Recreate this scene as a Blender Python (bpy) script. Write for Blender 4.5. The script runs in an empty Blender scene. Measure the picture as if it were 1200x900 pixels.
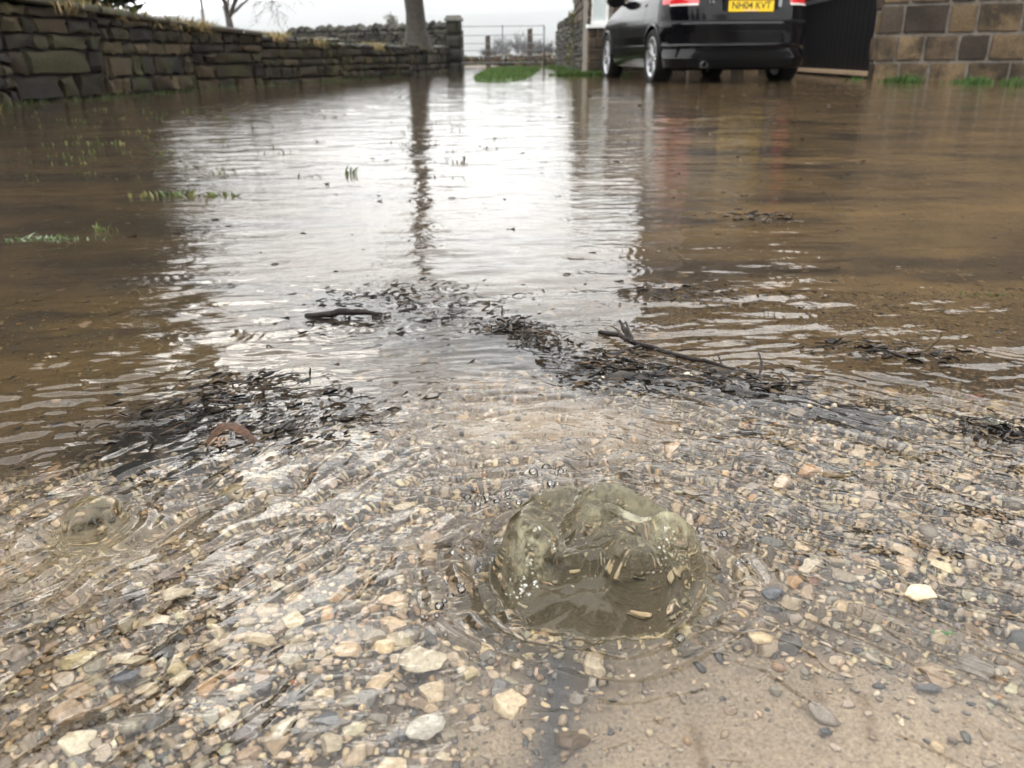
import bpy, bmesh, math, random
import numpy as np
from mathutils import Vector, Matrix, Euler, Quaternion

# ------------------------------------------------------------------ camera, sky, sun, exposure
S = bpy.context.scene
CAMH = 0.30
HAZE = .00022
PITCH = math.radians(22.13)
ROLL = math.radians(-0.6)
LENS = 28.26
cd = bpy.data.cameras.new("camera")
cam = bpy.data.objects.new("camera", cd)
S.collection.objects.link(cam)
cam.location = (0, 0, CAMH)
cam.rotation_mode = 'QUATERNION'
RM = Matrix.Rotation(math.pi / 2 - PITCH, 3, 'X') @ Matrix.Rotation(ROLL, 3, 'Z')
cam.rotation_quaternion = RM.to_quaternion()
cd.sensor_width = 36
cd.lens = LENS
cd.clip_start = 0.02
cd.clip_end = 20000
cd.dof.use_dof = True
cd.dof.focus_distance = 0.62
cd.dof.aperture_fstop = 13
S.camera = cam

W = bpy.data.worlds.new("World")
S.world = W
W.use_nodes = True
nt = W.node_tree
nt.nodes.clear()
def wn(t, **k):
    n = nt.nodes.new(t)
    for a, b in k.items(): setattr(n, a, b)
    return n
SUN_EL, SUN_ROT = math.radians(34), math.radians(-20)
sky = wn('ShaderNodeTexSky', sky_type='NISHITA', sun_disc=False, sun_elevation=SUN_EL, sun_rotation=SUN_ROT)
tc = wn('ShaderNodeTexCoord')
sep = wn('ShaderNodeSeparateXYZ')
nt.links.new(tc.outputs['Generated'], sep.inputs[0])
# overcast deck: brighter towards the zenith (CIE overcast), broken by soft cloud masses
ramp = wn('ShaderNodeMapRange'); ramp.inputs['From Min'].default_value = 0; ramp.inputs['From Max'].default_value = 1
ramp.inputs['To Min'].default_value = 17.0; ramp.inputs['To Max'].default_value = 39.0
pw = wn('ShaderNodeMath', operation='POWER', use_clamp=True); pw.inputs[1].default_value = .5
nt.links.new(sep.outputs['Z'], pw.inputs[0]); nt.links.new(pw.outputs[0], ramp.inputs['Value'])
mp = wn('ShaderNodeMapping'); mp.inputs['Scale'].default_value = (1, 1, 2.6)
nt.links.new(tc.outputs['Generated'], mp.inputs['Vector'])
noi = wn('ShaderNodeTexNoise'); noi.inputs['Scale'].default_value = 3.2; noi.inputs['Detail'].default_value = 5; noi.inputs['Roughness'].default_value = .5
nt.links.new(mp.outputs[0], noi.inputs['Vector'])
cl = wn('ShaderNodeMapRange'); cl.inputs['From Min'].default_value = .32; cl.inputs['From Max'].default_value = .68
cl.inputs['To Min'].default_value = .85; cl.inputs['To Max'].default_value = 1.2
nt.links.new(noi.outputs['Fac'], cl.inputs['Value'])
mul = wn('ShaderNodeMath', operation='MULTIPLY')
nt.links.new(ramp.outputs[0], mul.inputs[0]); nt.links.new(cl.outputs[0], mul.inputs[1])
tint = wn('ShaderNodeMix', data_type='RGBA', blend_type='MULTIPLY'); tint.inputs['Factor'].default_value = 1
tint.inputs['A'].default_value = (1, .998, 1.0, 1)
nt.links.new(mul.outputs[0], tint.inputs['B'])
mx = wn('ShaderNodeMix', data_type='RGBA'); mx.inputs['Factor'].default_value = .93
nt.links.new(sky.outputs[0], mx.inputs['A']); nt.links.new(tint.outputs['Result'], mx.inputs['B'])
bg = wn('ShaderNodeBackground'); bg.inputs['Strength'].default_value = 0.1
nt.links.new(mx.outputs['Result'], bg.inputs[0])
wo = wn('ShaderNodeOutputWorld'); nt.links.new(bg.outputs[0], wo.inputs[0])

sd = bpy.data.lights.new("sun", 'SUN'); sd.energy = 0.5; sd.angle = math.radians(18); sd.color = (1, .96, .9)
so = bpy.data.objects.new("sun", sd); S.collection.objects.link(so)
# the brightest part of the cloud is ahead and slightly left, high up
sv = Vector((math.sin(SUN_ROT) * math.cos(SUN_EL), math.cos(SUN_ROT) * math.cos(SUN_EL), math.sin(SUN_EL)))
so.rotation_euler = sv.to_track_quat('Z', 'Y').to_euler()

S.view_settings.view_transform = 'Standard'
S.view_settings.look = 'None'
S.view_settings.gamma = 1
S.view_settings.exposure = 0.2
S.render.engine = 'CYCLES'
S.cycles.use_denoising = True
S.cycles.max_bounces = 10
S.cycles.transmission_bounces = 8
S.cycles.glossy_bounces = 4
S.cycles.diffuse_bounces = 3
S.cycles.transparent_max_bounces = 8
S.cycles.sample_clamp_indirect = 6
S.cycles.blur_glossy = 0.3
S.cycles.volume_bounces = 2

# ------------------------------------------------------------------ helpers
FPX = LENS / 36 * 1200
def ray(px, py):
    return (RM @ Vector(((px - 600) / FPX, -(py - 450) / FPX, -1))).normalized()
def at(px, py, z=0.0):
    d = ray(px, py); t = (z - CAMH) / d.z
    return Vector((d.x * t, d.y * t, z))
def at_y(px, py, y):
    d = ray(px, py); t = y / d.y
    return Vector((d.x * t, y, CAMH + d.z * t))

def srgb(r, g, b):
    f = lambda c: (c / 255 / 12.92) if c / 255 <= .04045 else ((c / 255 + .055) / 1.055) ** 2.4
    return (f(r), f(g), f(b))

def tag(o, label=None, cat=None, group=None, kind=None):
    if label: o['label'] = label
    if cat: o['category'] = cat
    if group: o['group'] = group
    if kind: o['kind'] = kind
    return o
def link(o, parent=None):
    S.collection.objects.link(o)
    if parent is not None: o.parent = parent
    return o
def empty(name, loc=(0, 0, 0), rz=0):
    o = bpy.data.objects.new(name, None); o.location = loc; o.rotation_euler = (0, 0, rz); o.empty_display_size = .1
    return link(o)
def mesh_np(name, V, F, mat, parent=None, smooth=True, col=None, loc=None):
    """V (n,3), F (m,3|4) int arrays"""
    V = np.asarray(V, np.float32); F = np.asarray(F, np.int32)
    me = bpy.data.meshes.new(name)
    k = F.shape[1]
    me.vertices.add(len(V)); me.vertices.foreach_set('co', V.ravel())
    me.loops.add(F.size); me.loops.foreach_set('vertex_index', F.ravel())
    me.polygons.add(len(F)); me.polygons.foreach_set('loop_start', np.arange(0, F.size, k, dtype=np.int32))
    me.update(calc_edges=True)
    me.polygons.foreach_set('use_smooth', np.full(len(F), smooth, dtype=bool))
    if col is not None:
        a = me.color_attributes.new('Col', 'FLOAT_COLOR', 'POINT')
        c = np.ones((len(V), 4), np.float32); c[:, :3] = col
        a.data.foreach_set('color', c.ravel())
    if mat: me.materials.append(mat)
    o = bpy.data.objects.new(name, me)
    if loc is not None: o.location = loc
    return link(o, parent)
def bm_obj(name, bm, mat, parent=None, smooth=False, bevel=0):
    me = bpy.data.meshes.new(name)
    bmesh.ops.recalc_face_normals(bm, faces=bm.faces)
    bm.to_mesh(me); bm.free()
    if smooth:
        for p in me.polygons: p.use_smooth = True
    if mat: me.materials.append(mat)
    o = bpy.data.objects.new(name, me)
    link(o, parent)
    if bevel:
        m = o.modifiers.new('bevel', 'BEVEL'); m.width = bevel; m.segments = 2; m.limit_method = 'ANGLE'
    return o
def add_box(bm, c, s, rz=0, mat=None):
    M = Matrix.Translation(c) @ Matrix.Rotation(rz, 4, 'Z') @ Matrix.Diagonal((s[0], s[1], s[2], 1))
    if mat is not None: M = mat @ M
    bmesh.ops.create_cube(bm, size=1, matrix=M)
def tube_np(P, R, n=6):
    P = np.asarray(P, float); R = np.asarray(R, float)
    k = len(P)
    T = np.gradient(P, axis=0); T /= np.linalg.norm(T, axis=1)[:, None] + 1e-9
    up = np.array([0.0, 0, 1]); 
    if abs(T[0] @ up) > .9: up = np.array([1.0, 0, 0])
    A = np.cross(T, up); A /= np.linalg.norm(A, axis=1)[:, None] + 1e-9
    B = np.cross(A, T)
    an = np.linspace(0, 2 * np.pi, n, endpoint=False)
    V = P[:, None, :] + R[:, None, None] * (np.cos(an)[None, :, None] * A[:, None, :] + np.sin(an)[None, :, None] * B[:, None, :])
    V = V.reshape(-1, 3)
    i = np.arange(k - 1)[:, None] * n; j = np.arange(n)[None, :]; j2 = (j + 1) % n
    F = np.stack([i + j, i + j2, i + n + j2, i + n + j], -1).reshape(-1, 4)
    V = np.vstack([V, P[:1], P[-1:]])
    a, b = len(V) - 2, len(V) - 1
    caps = [[a, (q + 1) % n, q, q] for q in range(0)]
    return V, F
class Acc:
    def __init__(s): s.V = []; s.F = []; s.C = []; s.n = 0
    def add(s, V, F, c=None):
        V = np.asarray(V, float); F = np.asarray(F, int)
        if F.shape[1] == 3: F = np.hstack([F, F[:, 2:3]])
        s.V.append(V); s.F.append(F + s.n); s.n += len(V)
        s.C.append(np.broadcast_to(np.asarray(c if c is not None else (1, 1, 1), float), (len(V), 3)))
    def build(s, name, mat, parent=None, smooth=True, sharp=0):
        V = np.vstack(s.V); F = np.vstack(s.F); C = np.vstack(s.C)
        me = bpy.data.meshes.new(name)
        tri = F[:, 2] == F[:, 3]
        sizes = np.where(tri, 3, 4)
        keep = np.ones(F.shape, bool); keep[tri, 3] = False
        li = F[keep]
        me.vertices.add(len(V)); me.vertices.foreach_set('co', V.astype(np.float32).ravel())
        me.loops.add(len(li)); me.loops.foreach_set('vertex_index', li.astype(np.int32))
        me.polygons.add(len(F)); me.polygons.foreach_set('loop_start', np.concatenate([[0], np.cumsum(sizes)[:-1]]).astype(np.int32))
        me.update(calc_edges=True)
        me.polygons.foreach_set('use_smooth', np.full(len(F), smooth, dtype=bool))
        a = me.color_attributes.new('Col', 'FLOAT_COLOR', 'POINT')
        c = np.ones((len(V), 4), np.float32); c[:, :3] = C
        a.data.foreach_set('color', c.ravel())
        if mat: me.materials.append(mat)
        if sharp: me.set_sharp_from_angle(angle=math.radians(sharp))
        o = bpy.data.objects.new(name, me)
        return link(o, parent)

# numpy noise
def perlin(x, y, seed=0):
    rs = np.random.RandomState(seed)
    perm = np.concatenate([rs.permutation(256)] * 2)
    an = rs.rand(256) * 2 * np.pi
    gx, gy = np.cos(an), np.sin(an)
    xi = np.floor(x).astype(int); yi = np.floor(y).astype(int)
    fx = x - xi; fy = y - yi
    def g(ix, iy, dx, dy):
        h = perm[perm[ix & 255] + (iy & 255)]
        return gx[h] * dx + gy[h] * dy
    u = fx * fx * fx * (fx * (fx * 6 - 15) + 10); v = fy * fy * fy * (fy * (fy * 6 - 15) + 10)
    a = g(xi, yi, fx, fy); b = g(xi + 1, yi, fx - 1, fy); c = g(xi, yi + 1, fx, fy - 1); d = g(xi + 1, yi + 1, fx - 1, fy - 1)
    return (a + u * (b - a)) * (1 - v) + (c + u * (d - c)) * v
def fbm(x, y, seed=0, o=4, g=.5):
    s = 0; a = 1; t = 0
    for i in range(o):
        s = s + a * perlin(x * 2 ** i + 13.7 * i, y * 2 ** i - 7.1 * i, seed + i); t += a; a *= g
    return s / t * 1.6
def sst(a, b, x):
    t = np.clip((x - a) / (b - a), 0, 1); return t * t * (3 - 2 * t)

# material helpers
def new_mat(name):
    m = bpy.data.materials.new(name); m.use_nodes = True
    b = m.node_tree.nodes['Principled BSDF']
    return m, m.node_tree, b
def N(t, kind, **k):
    n = t.nodes.new(kind)
    for a, b in k.items():
        if a.startswith('i_'):
            n.inputs[a[2:].replace('_', ' ')].default_value = b
        else: setattr(n, a, b)
    return n
def noise_node(t, scale, detail=4, rough=.55, vec=None, dist=0):
    n = N(t, 'ShaderNodeTexNoise', i_Scale=scale, i_Detail=detail, i_Roughness=rough, i_Distortion=dist)
    if vec is not None: t.links.new(vec, n.inputs['Vector'])
    else:
        g = N(t, 'ShaderNodeNewGeometry'); t.links.new(g.outputs['Position'], n.inputs['Vector'])
    return n
def simple_mat(name, col, rough=.6, metal=0, spec=.5, nscale=0, namp=.25, bump=0, bscale=40, use_attr=False, coat=0, col2=None):
    m, t, b = new_mat(name)
    b.inputs['Roughness'].default_value = rough; b.inputs['Metallic'].default_value = metal
    b.inputs['Specular IOR Level'].default_value = spec; b.inputs['Coat Weight'].default_value = coat
    base = None
    if use_attr:
        a = N(t, 'ShaderNodeAttribute', attribute_name='Col'); base = a.outputs['Color']
    if nscale:
        no = noise_node(t, nscale, 5, .6)
        mx = N(t, 'ShaderNodeMix', data_type='RGBA', blend_type='MIX')
        mr = N(t, 'ShaderNodeMapRange'); mr.inputs['From Min'].default_value = .35; mr.inputs['From Max'].default_value = .65
        t.links.new(no.outputs['Fac'], mr.inputs['Value']); t.links.new(mr.outputs[0], mx.inputs['Factor'])
        if base is not None:
            h1 = N(t, 'ShaderNodeMix', data_type='RGBA', blend_type='MULTIPLY'); h1.inputs['Factor'].default_value = 1
            t.links.new(base, h1.inputs['A']); h1.inputs['B'].default_value = (1 - namp,) * 3 + (1,)
            h2 = N(t, 'ShaderNodeMix', data_type='RGBA', blend_type='MULTIPLY'); h2.inputs['Factor'].default_value = 1
            t.links.new(base, h2.inputs['A']); h2.inputs['B'].default_value = (1 + namp,) * 3 + (1,)
            t.links.new(h1.outputs['Result'], mx.inputs['A']); t.links.new(h2.outputs['Result'], mx.inputs['B'])
        else:
            c2 = col2 or tuple(min(1, c * (1 + namp)) for c in col)
            mx.inputs['A'].default_value = tuple(c * (1 - namp) for c in col) + (1,) if not col2 else tuple(col) + (1,)
            mx.inputs['B'].default_value = tuple(c2) + (1,)
        t.links.new(mx.outputs['Result'], b.inputs['Base Color'])
    elif base is not None:
        t.links.new(base, b.inputs['Base Color'])
    else:
        b.inputs['Base Color'].default_value = tuple(col) + (1,)
    if bump:
        bn = noise_node(t, bscale, 5, .65)
        bp = N(t, 'ShaderNodeBump'); bp.inputs['Strength'].default_value = 1; bp.inputs['Distance'].default_value = bump
        t.links.new(bn.outputs['Fac'], bp.inputs['Height']); t.links.new(bp.outputs[0], b.inputs['Normal'])
    return m

# ------------------------------------------------------------------ flood water and its bed
APY = -0.20           # apex of the fan-shaped grids, behind the camera
def blob(x, y, c, rx, ry, rot=0, soft=1.0):
    dx, dy = x - c[0], y - c[1]
    ca, sa = math.cos(rot), math.sin(rot)
    u = (dx * ca + dy * sa) / rx; v = (-dx * sa + dy * ca) / ry
    return np.exp(-(u * u + v * v) * soft)
def seg(x, y, pts, w):
    """closeness (1..0) to a polyline"""
    d = np.full(np.shape(x), 9.0)
    for a, b in zip(pts[:-1], pts[1:]):
        ax, ay = a[0], a[1]; bx, by = b[0] - ax, b[1] - ay
        t = np.clip(((x - ax) * bx + (y - ay) * by) / (bx * bx + by * by), 0, 1)
        d = np.minimum(d, np.hypot(x - ax - t * bx, y - ay - t * by))
    return np.exp(-(d / w) ** 2)

DOME = Vector((0.052, 0.418, 0))      # upwelling centre
DOMEL = at(108, 628)                  # the small one on the left
print('DOME', DOME, 'DOMEL', DOMEL)

def shallow(x, y):
    """1 on the stony bank in front, 0 in the pool"""
    edge = .735 + .10 * fbm(x * 2.2, y * 2.2, 5, 3) - .16 * sst(.05, -.5, x) - .07 * sst(0.30, .75, x) 
    edge = edge + .05 * blob(x, y, (0.02, .72), .2, .3)
    return 1 - sst(edge - .07, edge + .09, y)

def bed(x, y):
    sh = shallow(x, y)
    z = -.042 * (1 - sh) - .0125 * sh
    z = z - .02 * sst(.9, 1.8, y) * (1 - sst(6, 9, np.abs(x) + 0 * y)) 
    z = z + .004 * fbm(x * 9, y * 9, 11, 4) + .010 * fbm(x * 1.6, y * 1.6, 12, 3) * (1 - sh)
    # silt bars breaking the surface of the pool
    brk = .75 + .9 * fbm(x * 14, y * 22, 17, 3)
    z = z + (.019 * seg(x, y, RIDGE_R, .035) + .026 * seg(x, y, RIDGE_L, .04) + .024 * seg(x, y, RIDGE_C, .05)) * brk
    z = z + .006 * blob(x, y, at(980, 860), .16, .07)          # fine sand shelf
    z = z - .030 * blob(x, y, DOME, .05, .042) - .016 * blob(x, y, (DOME.x - .05, DOME.y - .0), .028, .04)
    z = z - .012 * blob(x, y, DOMEL, .04, .03)
    # driveway rises gently to the verges
    xl = -2.75 + (y - 4) * .085; xr = 4.6 - (y - 8) * .25
    z = z + .05 * sst(.25, -.3, x - xl) * sst(2, 4, y) + .055 * sst(-1.6, .2, x - xr) * sst(4, 7, y)
    z = z + .055 * sst(-2.0, -.6, x - (.115 * y)) * sst(.6, 0, x - 4.5) * sst(8.6, 9.8, y) * 0
    z = np.minimum(z, .05)
    return z
RIDGE_R = [at(560, 385), at(640, 412), at(700, 440), at(800, 445), at(910, 462), at(1010, 485)]
RIDGE_L = [at(190, 520), at(255, 475), at(330, 470)]
RIDGE_C = [at(420, 345), at(500, 350), at(520, 372)]

def waves(x, y):
    """fine water relief, metres"""
    sh = shallow(x, y)
    def stream(ang, L1, L2, seed, o=3):
        ca, sa = math.cos(ang), math.sin(ang)
        u = (x * ca + y * sa); v = (-x * sa + y * ca)
        w = v + .012 * perlin(u * 18, v * 22, seed + 50)
        return fbm(u / L1, w / L2, seed, o, .5)
    wl = sst(.02, -.18, x); wr = sst(.02, .2, x) ; wc = np.clip(1 - wl - wr, 0, 1)
    fl = stream(math.radians(52), .060, .015, 21); fr = stream(math.radians(-38), .060, .014, 31); fc = stream(math.radians(5), .05, .013, 41)
    f = fl * wl + fr * wr + fc * wc
    rid = (1 - np.abs(f) * 2.2)
    big = fbm(x * 16, y * 18, 61, 2)
    calm = 1 - .65 * blob(x, y, at(960, 850), .2, .08) 
    calmL = 1 - .55 * blob(x, y, at(420, 800), .13, .07)
    wild = 1 + .7 * blob(x, y, at(60, 600), .22, .12) + .5 * blob(x, y, at(1050, 560), .4, .12)
    hs = (.0034 * f + .0014 * rid + .0022 * big) * calm * calmL * wild
    # wind and flow ripples on the pool: elongated across the view
    ang = math.radians(8)
    def rip(L1, L2, seed, o=2):
        u = x * math.cos(ang) + y * math.sin(ang); v = -x * math.sin(ang) + y * math.cos(ang)
        return fbm(u / L1, (v + .01 * perlin(u * 9, v * 9, seed + 7)) / L2, seed, o, .45)
    near = 1 - sst(.95, 1.7, y)
    left = sst(-.1, -.35, x)
    hp = .0016 * rip(.055, .017, 71) * (.8 + .2 * near) * (.75 + .9 * left * near)
    hp = hp + .0026 * rip(.16, .06, 81) * (.9 + .1 * near) + .0030 * rip(.5, .17, 91) * sst(1, 2.5, y)
    act = .5 + .9 * np.clip(fbm(x * 1.3, y * .9, 95, 2) + .3, 0, 1)
    hp = hp * act
    hp = hp + .0012 * rip(.05, .02, 77) * blob(x, y, at(840, 330), .16, .1)     # broken water over the hump
    return hs * sh + hp * (1 - sh)

RINGS = []
rr = random.Random(8)
for i in range(420):
    yy = .85 * math.exp(rr.random() * 2.9); xx = rr.uniform(-.75, .75) * (yy + .1)
    RINGS.append((xx, yy, rr.uniform(.012, .05)))
def rings(x, y):
    z = np.zeros(np.shape(x))
    fx, fy, fz = x.ravel(), y.ravel(), z.ravel()
    # bin by y using the structured rows: rows are near constant radius, so a plain mask is enough
    for cx, cy, r in RINGS:
        m = (np.abs(fy - cy) < r * 1.8) & (np.abs(fx - cx) < r * 1.8)
        if not m.any(): continue
        d = np.hypot(fx[m] - cx, fy[m] - cy)
        lam = max(.009, .006 * cy + .006)
        fz[m] += .00036 * np.sin((d - r) * 2 * np.pi / lam) * np.exp(-((d - r) / (.55 * r + .004)) ** 2)
    return fz.reshape(np.shape(x))

def dome_h(x, y):
    """main upwelling: a horseshoe ridge thrown up at the back, an inner swell and a front bulb; returns h and outward push"""
    dx, dy = x - DOME.x, y - DOME.y
    wob = .007 * perlin(x * 24, y * 24, 201)
    r = np.hypot(dx, dy * 1.12) + wob
    th = np.arctan2(dy, dx)                      # 0 right, pi/2 back, pi left
    # ridge strength round the rim: strong back and sides, open to the front
    d_ = np.abs(np.arctan2(np.sin(th - 1.45), np.cos(th - 1.45)))
    rim = sst(2.55, 1.5, d_)
    R0 = .046 + .006 * np.sin(th * 3 + .6) + .003 * np.sin(th * 7 + 1)
    prof = np.where(r > R0, np.exp(-((r - R0) / .0125) ** 2), np.exp(-((r - R0) / .020) ** 2))
    lob = 1 + .10 * np.sin(th * 3 + .4) + .07 * np.sin(th * 7 + 2.)
    h = .011 * prof * rim * lob * (.85 + .30 * np.cos(th - 1.75))
    # overall swell
    h = h + .031 * np.clip(1 - (r / .066) ** 2, 0, 1) ** .8 + (.0036 * np.sin(2 * th + r * 190 + 1.5 * perlin(x * 22, y * 22, 241)) + .0016 * np.abs(perlin(x * 75, y * 95, 247)) * 2) * np.exp(-((r - .032) / .024) ** 2)
    # inner second ridge
    ix, iy = x - (DOME.x + .010), y - (DOME.y - .018)
    ri = np.hypot(ix, iy * 1.2) + .003 * perlin(x * 40, y * 40, 205)
    ti = np.arctan2(iy, ix); di = np.abs(np.arctan2(np.sin(ti - 1.3), np.cos(ti - 1.3)))
    h = h + .012 * np.exp(-((ri - .026) / .008) ** 2) * sst(2.4, 1.2, di)
    # front bulb
    bx, by = x - (DOME.x + .017), y - (DOME.y - .034)
    rb = np.hypot(bx, by)
    h = h + .012 * np.exp(-(rb / .014) ** 3) - .004 * np.exp(-((rb - .019) / .005) ** 2)
        # hollow on the left and furrow all round
    h = h - .009 * blob(x, y, (DOME.x - .062, DOME.y - .004), .013, .026) - .003 * np.exp(-((r - .074) / .010) ** 2)
    lump = 0
    for lx_, ly_, s_, k_ in ((-.038, -.010, .019, .60), (.040, -.004, .018, .62), (-.020, .030, .020, .42), (.018, .034, .019, .5), (.014, -.030, .017, .95), (-.006, .008, .024, .34)):
        q2 = ((x - DOME.x - lx_ + .35 * wob) ** 2 + (y - DOME.y - ly_ - .25 * wob) ** 2) / s_ ** 2
        lump = np.logaddexp(lump * 900, s_ * k_ * np.exp(-q2 * 1.1) * .95 * 900) / 900
    h = h + lump - .0008
    env = np.exp(-(r / .066) ** 6)
    h = h + env * (.0011 * np.sin(dy * 420 + 3 * perlin(x * 60, y * 60, 233)) * sst(-.01, -.035, dy) + .0016 * fbm(x * 85, y * 85, 231, 2) + .0022 * fbm(x * 26, y * 26, 215, 1) - .0016 * np.abs(fbm(x * 22, y * 30, 219, 1)) + .0004)
    # spreading rings
    h = h + .0016 * np.sin((r - .05) * 2 * np.pi / .017 + 2 * perlin(x * 20, y * 20, 3)) * np.exp(-((r - .085) / .032) ** 2)
    push = .006 * prof * rim
    return h, push, dx / (r + 1e-6), dy / (r + 1e-6)
def domel_h(x, y):
    dx, dy = x - DOMEL.x, y - (DOMEL.y + .004)
    r = np.hypot(dx, dy) + .0012 * perlin(x * 60, y * 60, 301)
    h = .021 * np.sqrt(np.clip(1 - (r / .023) ** 2, 0, 1)) * sst(.0235, .018, r) + .003 * np.exp(-(r / .026) ** 2)
    h = h - .006 * blob(x, y, (DOMEL.x - .031, DOMEL.y - .004), .010, .009) - .0025 * np.exp(-((r - .028) / .004) ** 2)
    h = h + .0006 * np.sin((r - .03) * 2 * np.pi / .013) * np.exp(-((r - .042) / .016) ** 2)
    return h

def fan(rs, n, half=58):
    th = np.radians(np.linspace(-half, half, n))
    R, T = np.meshgrid(rs, th, indexing='ij')
    return R * np.sin(T), APY + R * np.cos(T)
def grid_faces(a, b):
    i = np.arange(a - 1)[:, None] * b; j = np.arange(b - 1)[None, :]
    return np.stack([i + j, i + b + j, i + b + j + 1, i + j + 1], -1).reshape(-1, 4)[:, ::-1]

def geo(a, b, s):
    n = int(math.log(b / a) / s) + 1
    return np.geomspace(a, b, n)
rs = np.concatenate([geo(.36, 1.15, .0022), geo(1.15, 60, .006)[1:]])
ncol = 760
X, Y = fan(rs, ncol)
Z = waves(X, Y) + rings(X, Y)
near = (Y < 1.0)
hd, push, nx, ny = dome_h(X, Y)
act = 1 + 1.2 * np.exp(-((np.hypot(X - DOME.x, Y - DOME.y) - .07) / .05) ** 2)
Z = Z * act + hd + domel_h(X, Y)
Xd = X + nx * push; Yd = Y + ny * push
print('water grid', X.shape, X.size)
VW = np.stack([Xd, Yd, Z], -1).reshape(-1, 3)
FW = grid_faces(len(rs), ncol)

# water material: clear, refracting, faintly green-brown, with ripples too fine for the mesh
def water_mat(name, tintc, bump_near=.00022, dome=False):
    m = bpy.data.materials.new(name); m.use_nodes = True
    t = m.node_tree; t.nodes.clear()
    out = N(t, 'ShaderNodeOutputMaterial')
    g = N(t, 'ShaderNodeBsdfGlass', i_IOR=1.333, i_Roughness=0.0)
    g.inputs['Color'].default_value = tintc + (1,)
    geo_ = N(t, 'ShaderNodeNewGeometry')
    mp = N(t, 'ShaderNodeMapping'); mp.inputs['Scale'].default_value = (.45, 1, 1)
    t.links.new(geo_.outputs['Position'], mp.inputs['Vector'])
    n1 = noise_node(t, 170, 2, .5, mp.outputs[0])
    b1 = N(t, 'ShaderNodeBump'); b1.inputs['Strength'].default_value = 1; b1.inputs['Distance'].default_value = bump_near
    t.links.new(n1.outputs['Fac'], b1.inputs['Height'])
    n2 = noise_node(t, 26, 3, .55, mp.outputs[0])
    b2 = N(t, 'ShaderNodeBump'); b2.inputs['Strength'].default_value = 1; b2.inputs['Distance'].default_value = .0020 if not dome else .0003
    t.links.new(n2.outputs['Fac'], b2.inputs['Height']); t.links.new(b1.outputs[0], b2.inputs['Normal'])
    t.links.new(b2.outputs[0], g.inputs['Normal'])
    if dome:      # fine air makes the upwelling milky; pale patches also paint in its highlights
        df = N(t, 'ShaderNodeBsdfTranslucent'); df.inputs['Color'].default_value = (.97, .95, .78, 1)
        na = noise_node(t, 75, 4, .6); ra = N(t, 'ShaderNodeMapRange'); ra.inputs['From Min'].default_value = .44; ra.inputs['From Max'].default_value = .60; ra.inputs['To Min'].default_value = .10; ra.inputs['To Max'].default_value = 1.0
        t.links.new(na.outputs['Fac'], ra.inputs['Value'])
        at_ = N(t, 'ShaderNodeAttribute', attribute_name='Col'); mu_ = N(t, 'ShaderNodeMath', operation='MULTIPLY'); t.links.new(at_.outputs['Fac'], mu_.inputs[0]); t.links.new(ra.outputs[0], mu_.inputs[1])
        ms = N(t, 'ShaderNodeMixShader'); t.links.new(mu_.outputs[0], ms.inputs[0]); t.links.new(g.outputs[0], ms.inputs[1]); t.links.new(df.outputs[0], ms.inputs[2])
        t.links.new(ms.outputs[0], out.inputs['Surface'])
    else: t.links.new(g.outputs[0], out.inputs['Surface'])
    return m
M_water = water_mat('water', (.985, .98, .965))
M_dome = water_mat('upwelling water', (.975, .97, .90), .00003, True)

# split: the two upwellings are their own things, cut out of the same sheet so that the edges meet exactly
fx = X.ravel()[FW[:, 0]]; fy = Y.ravel()[FW[:, 0]]
inD = np.hypot(fx - DOME.x, (fy - DOME.y) * 1.12) < .074
inL = np.hypot(fx - DOMEL.x, fy - DOMEL.y) < .031
def sub(mask):
    F = FW[mask]; u, inv = np.unique(F, return_inverse=True)
    return VW[u], inv.reshape(F.shape)
v, f = sub(~inD & ~inL)
tag(mesh_np('flood_water', v, f, M_water), kind='structure')
v, f = sub(inD); v = v - np.array(DOME)
air = .45 * sst(.032, .046, v[:, 2]) * sst(-.01, .02, v[:, 1]) + 1.0 * blob(v[:, 0], v[:, 1], (-.042, -.014), .014, .018) + 1.0 * blob(v[:, 0], v[:, 1], (.044, .000), .014, .016) + .75 * blob(v[:, 0], v[:, 1], (.015, -.030), .008, .007) + .55 * blob(v[:, 0], v[:, 1], (-.012, -.004), .016, .005) + .45 * blob(v[:, 0], v[:, 1], (.012, .018), .03, .010) + .05  # air mask; flank and bulb patches also paint bright highlights into the dome
tag(mesh_np('water_upwelling', v, f, M_dome, loc=DOME, col=np.repeat(np.clip(air, 0, .8)[:, None], 3, 1)), 'large glassy dome of water welling up through the gravel with foamy bubbles at its rim', 'water dome')
v, f = sub(inL); v = v - np.array(DOMEL)
tag(mesh_np('water_upwelling', v, f, M_dome, loc=DOMEL, col=np.repeat((.22 * sst(.004, .014, v[:, 2]))[:, None], 3, 1)), 'small round smooth water bubble rising alone from the shallow gravel', 'water dome')

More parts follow.
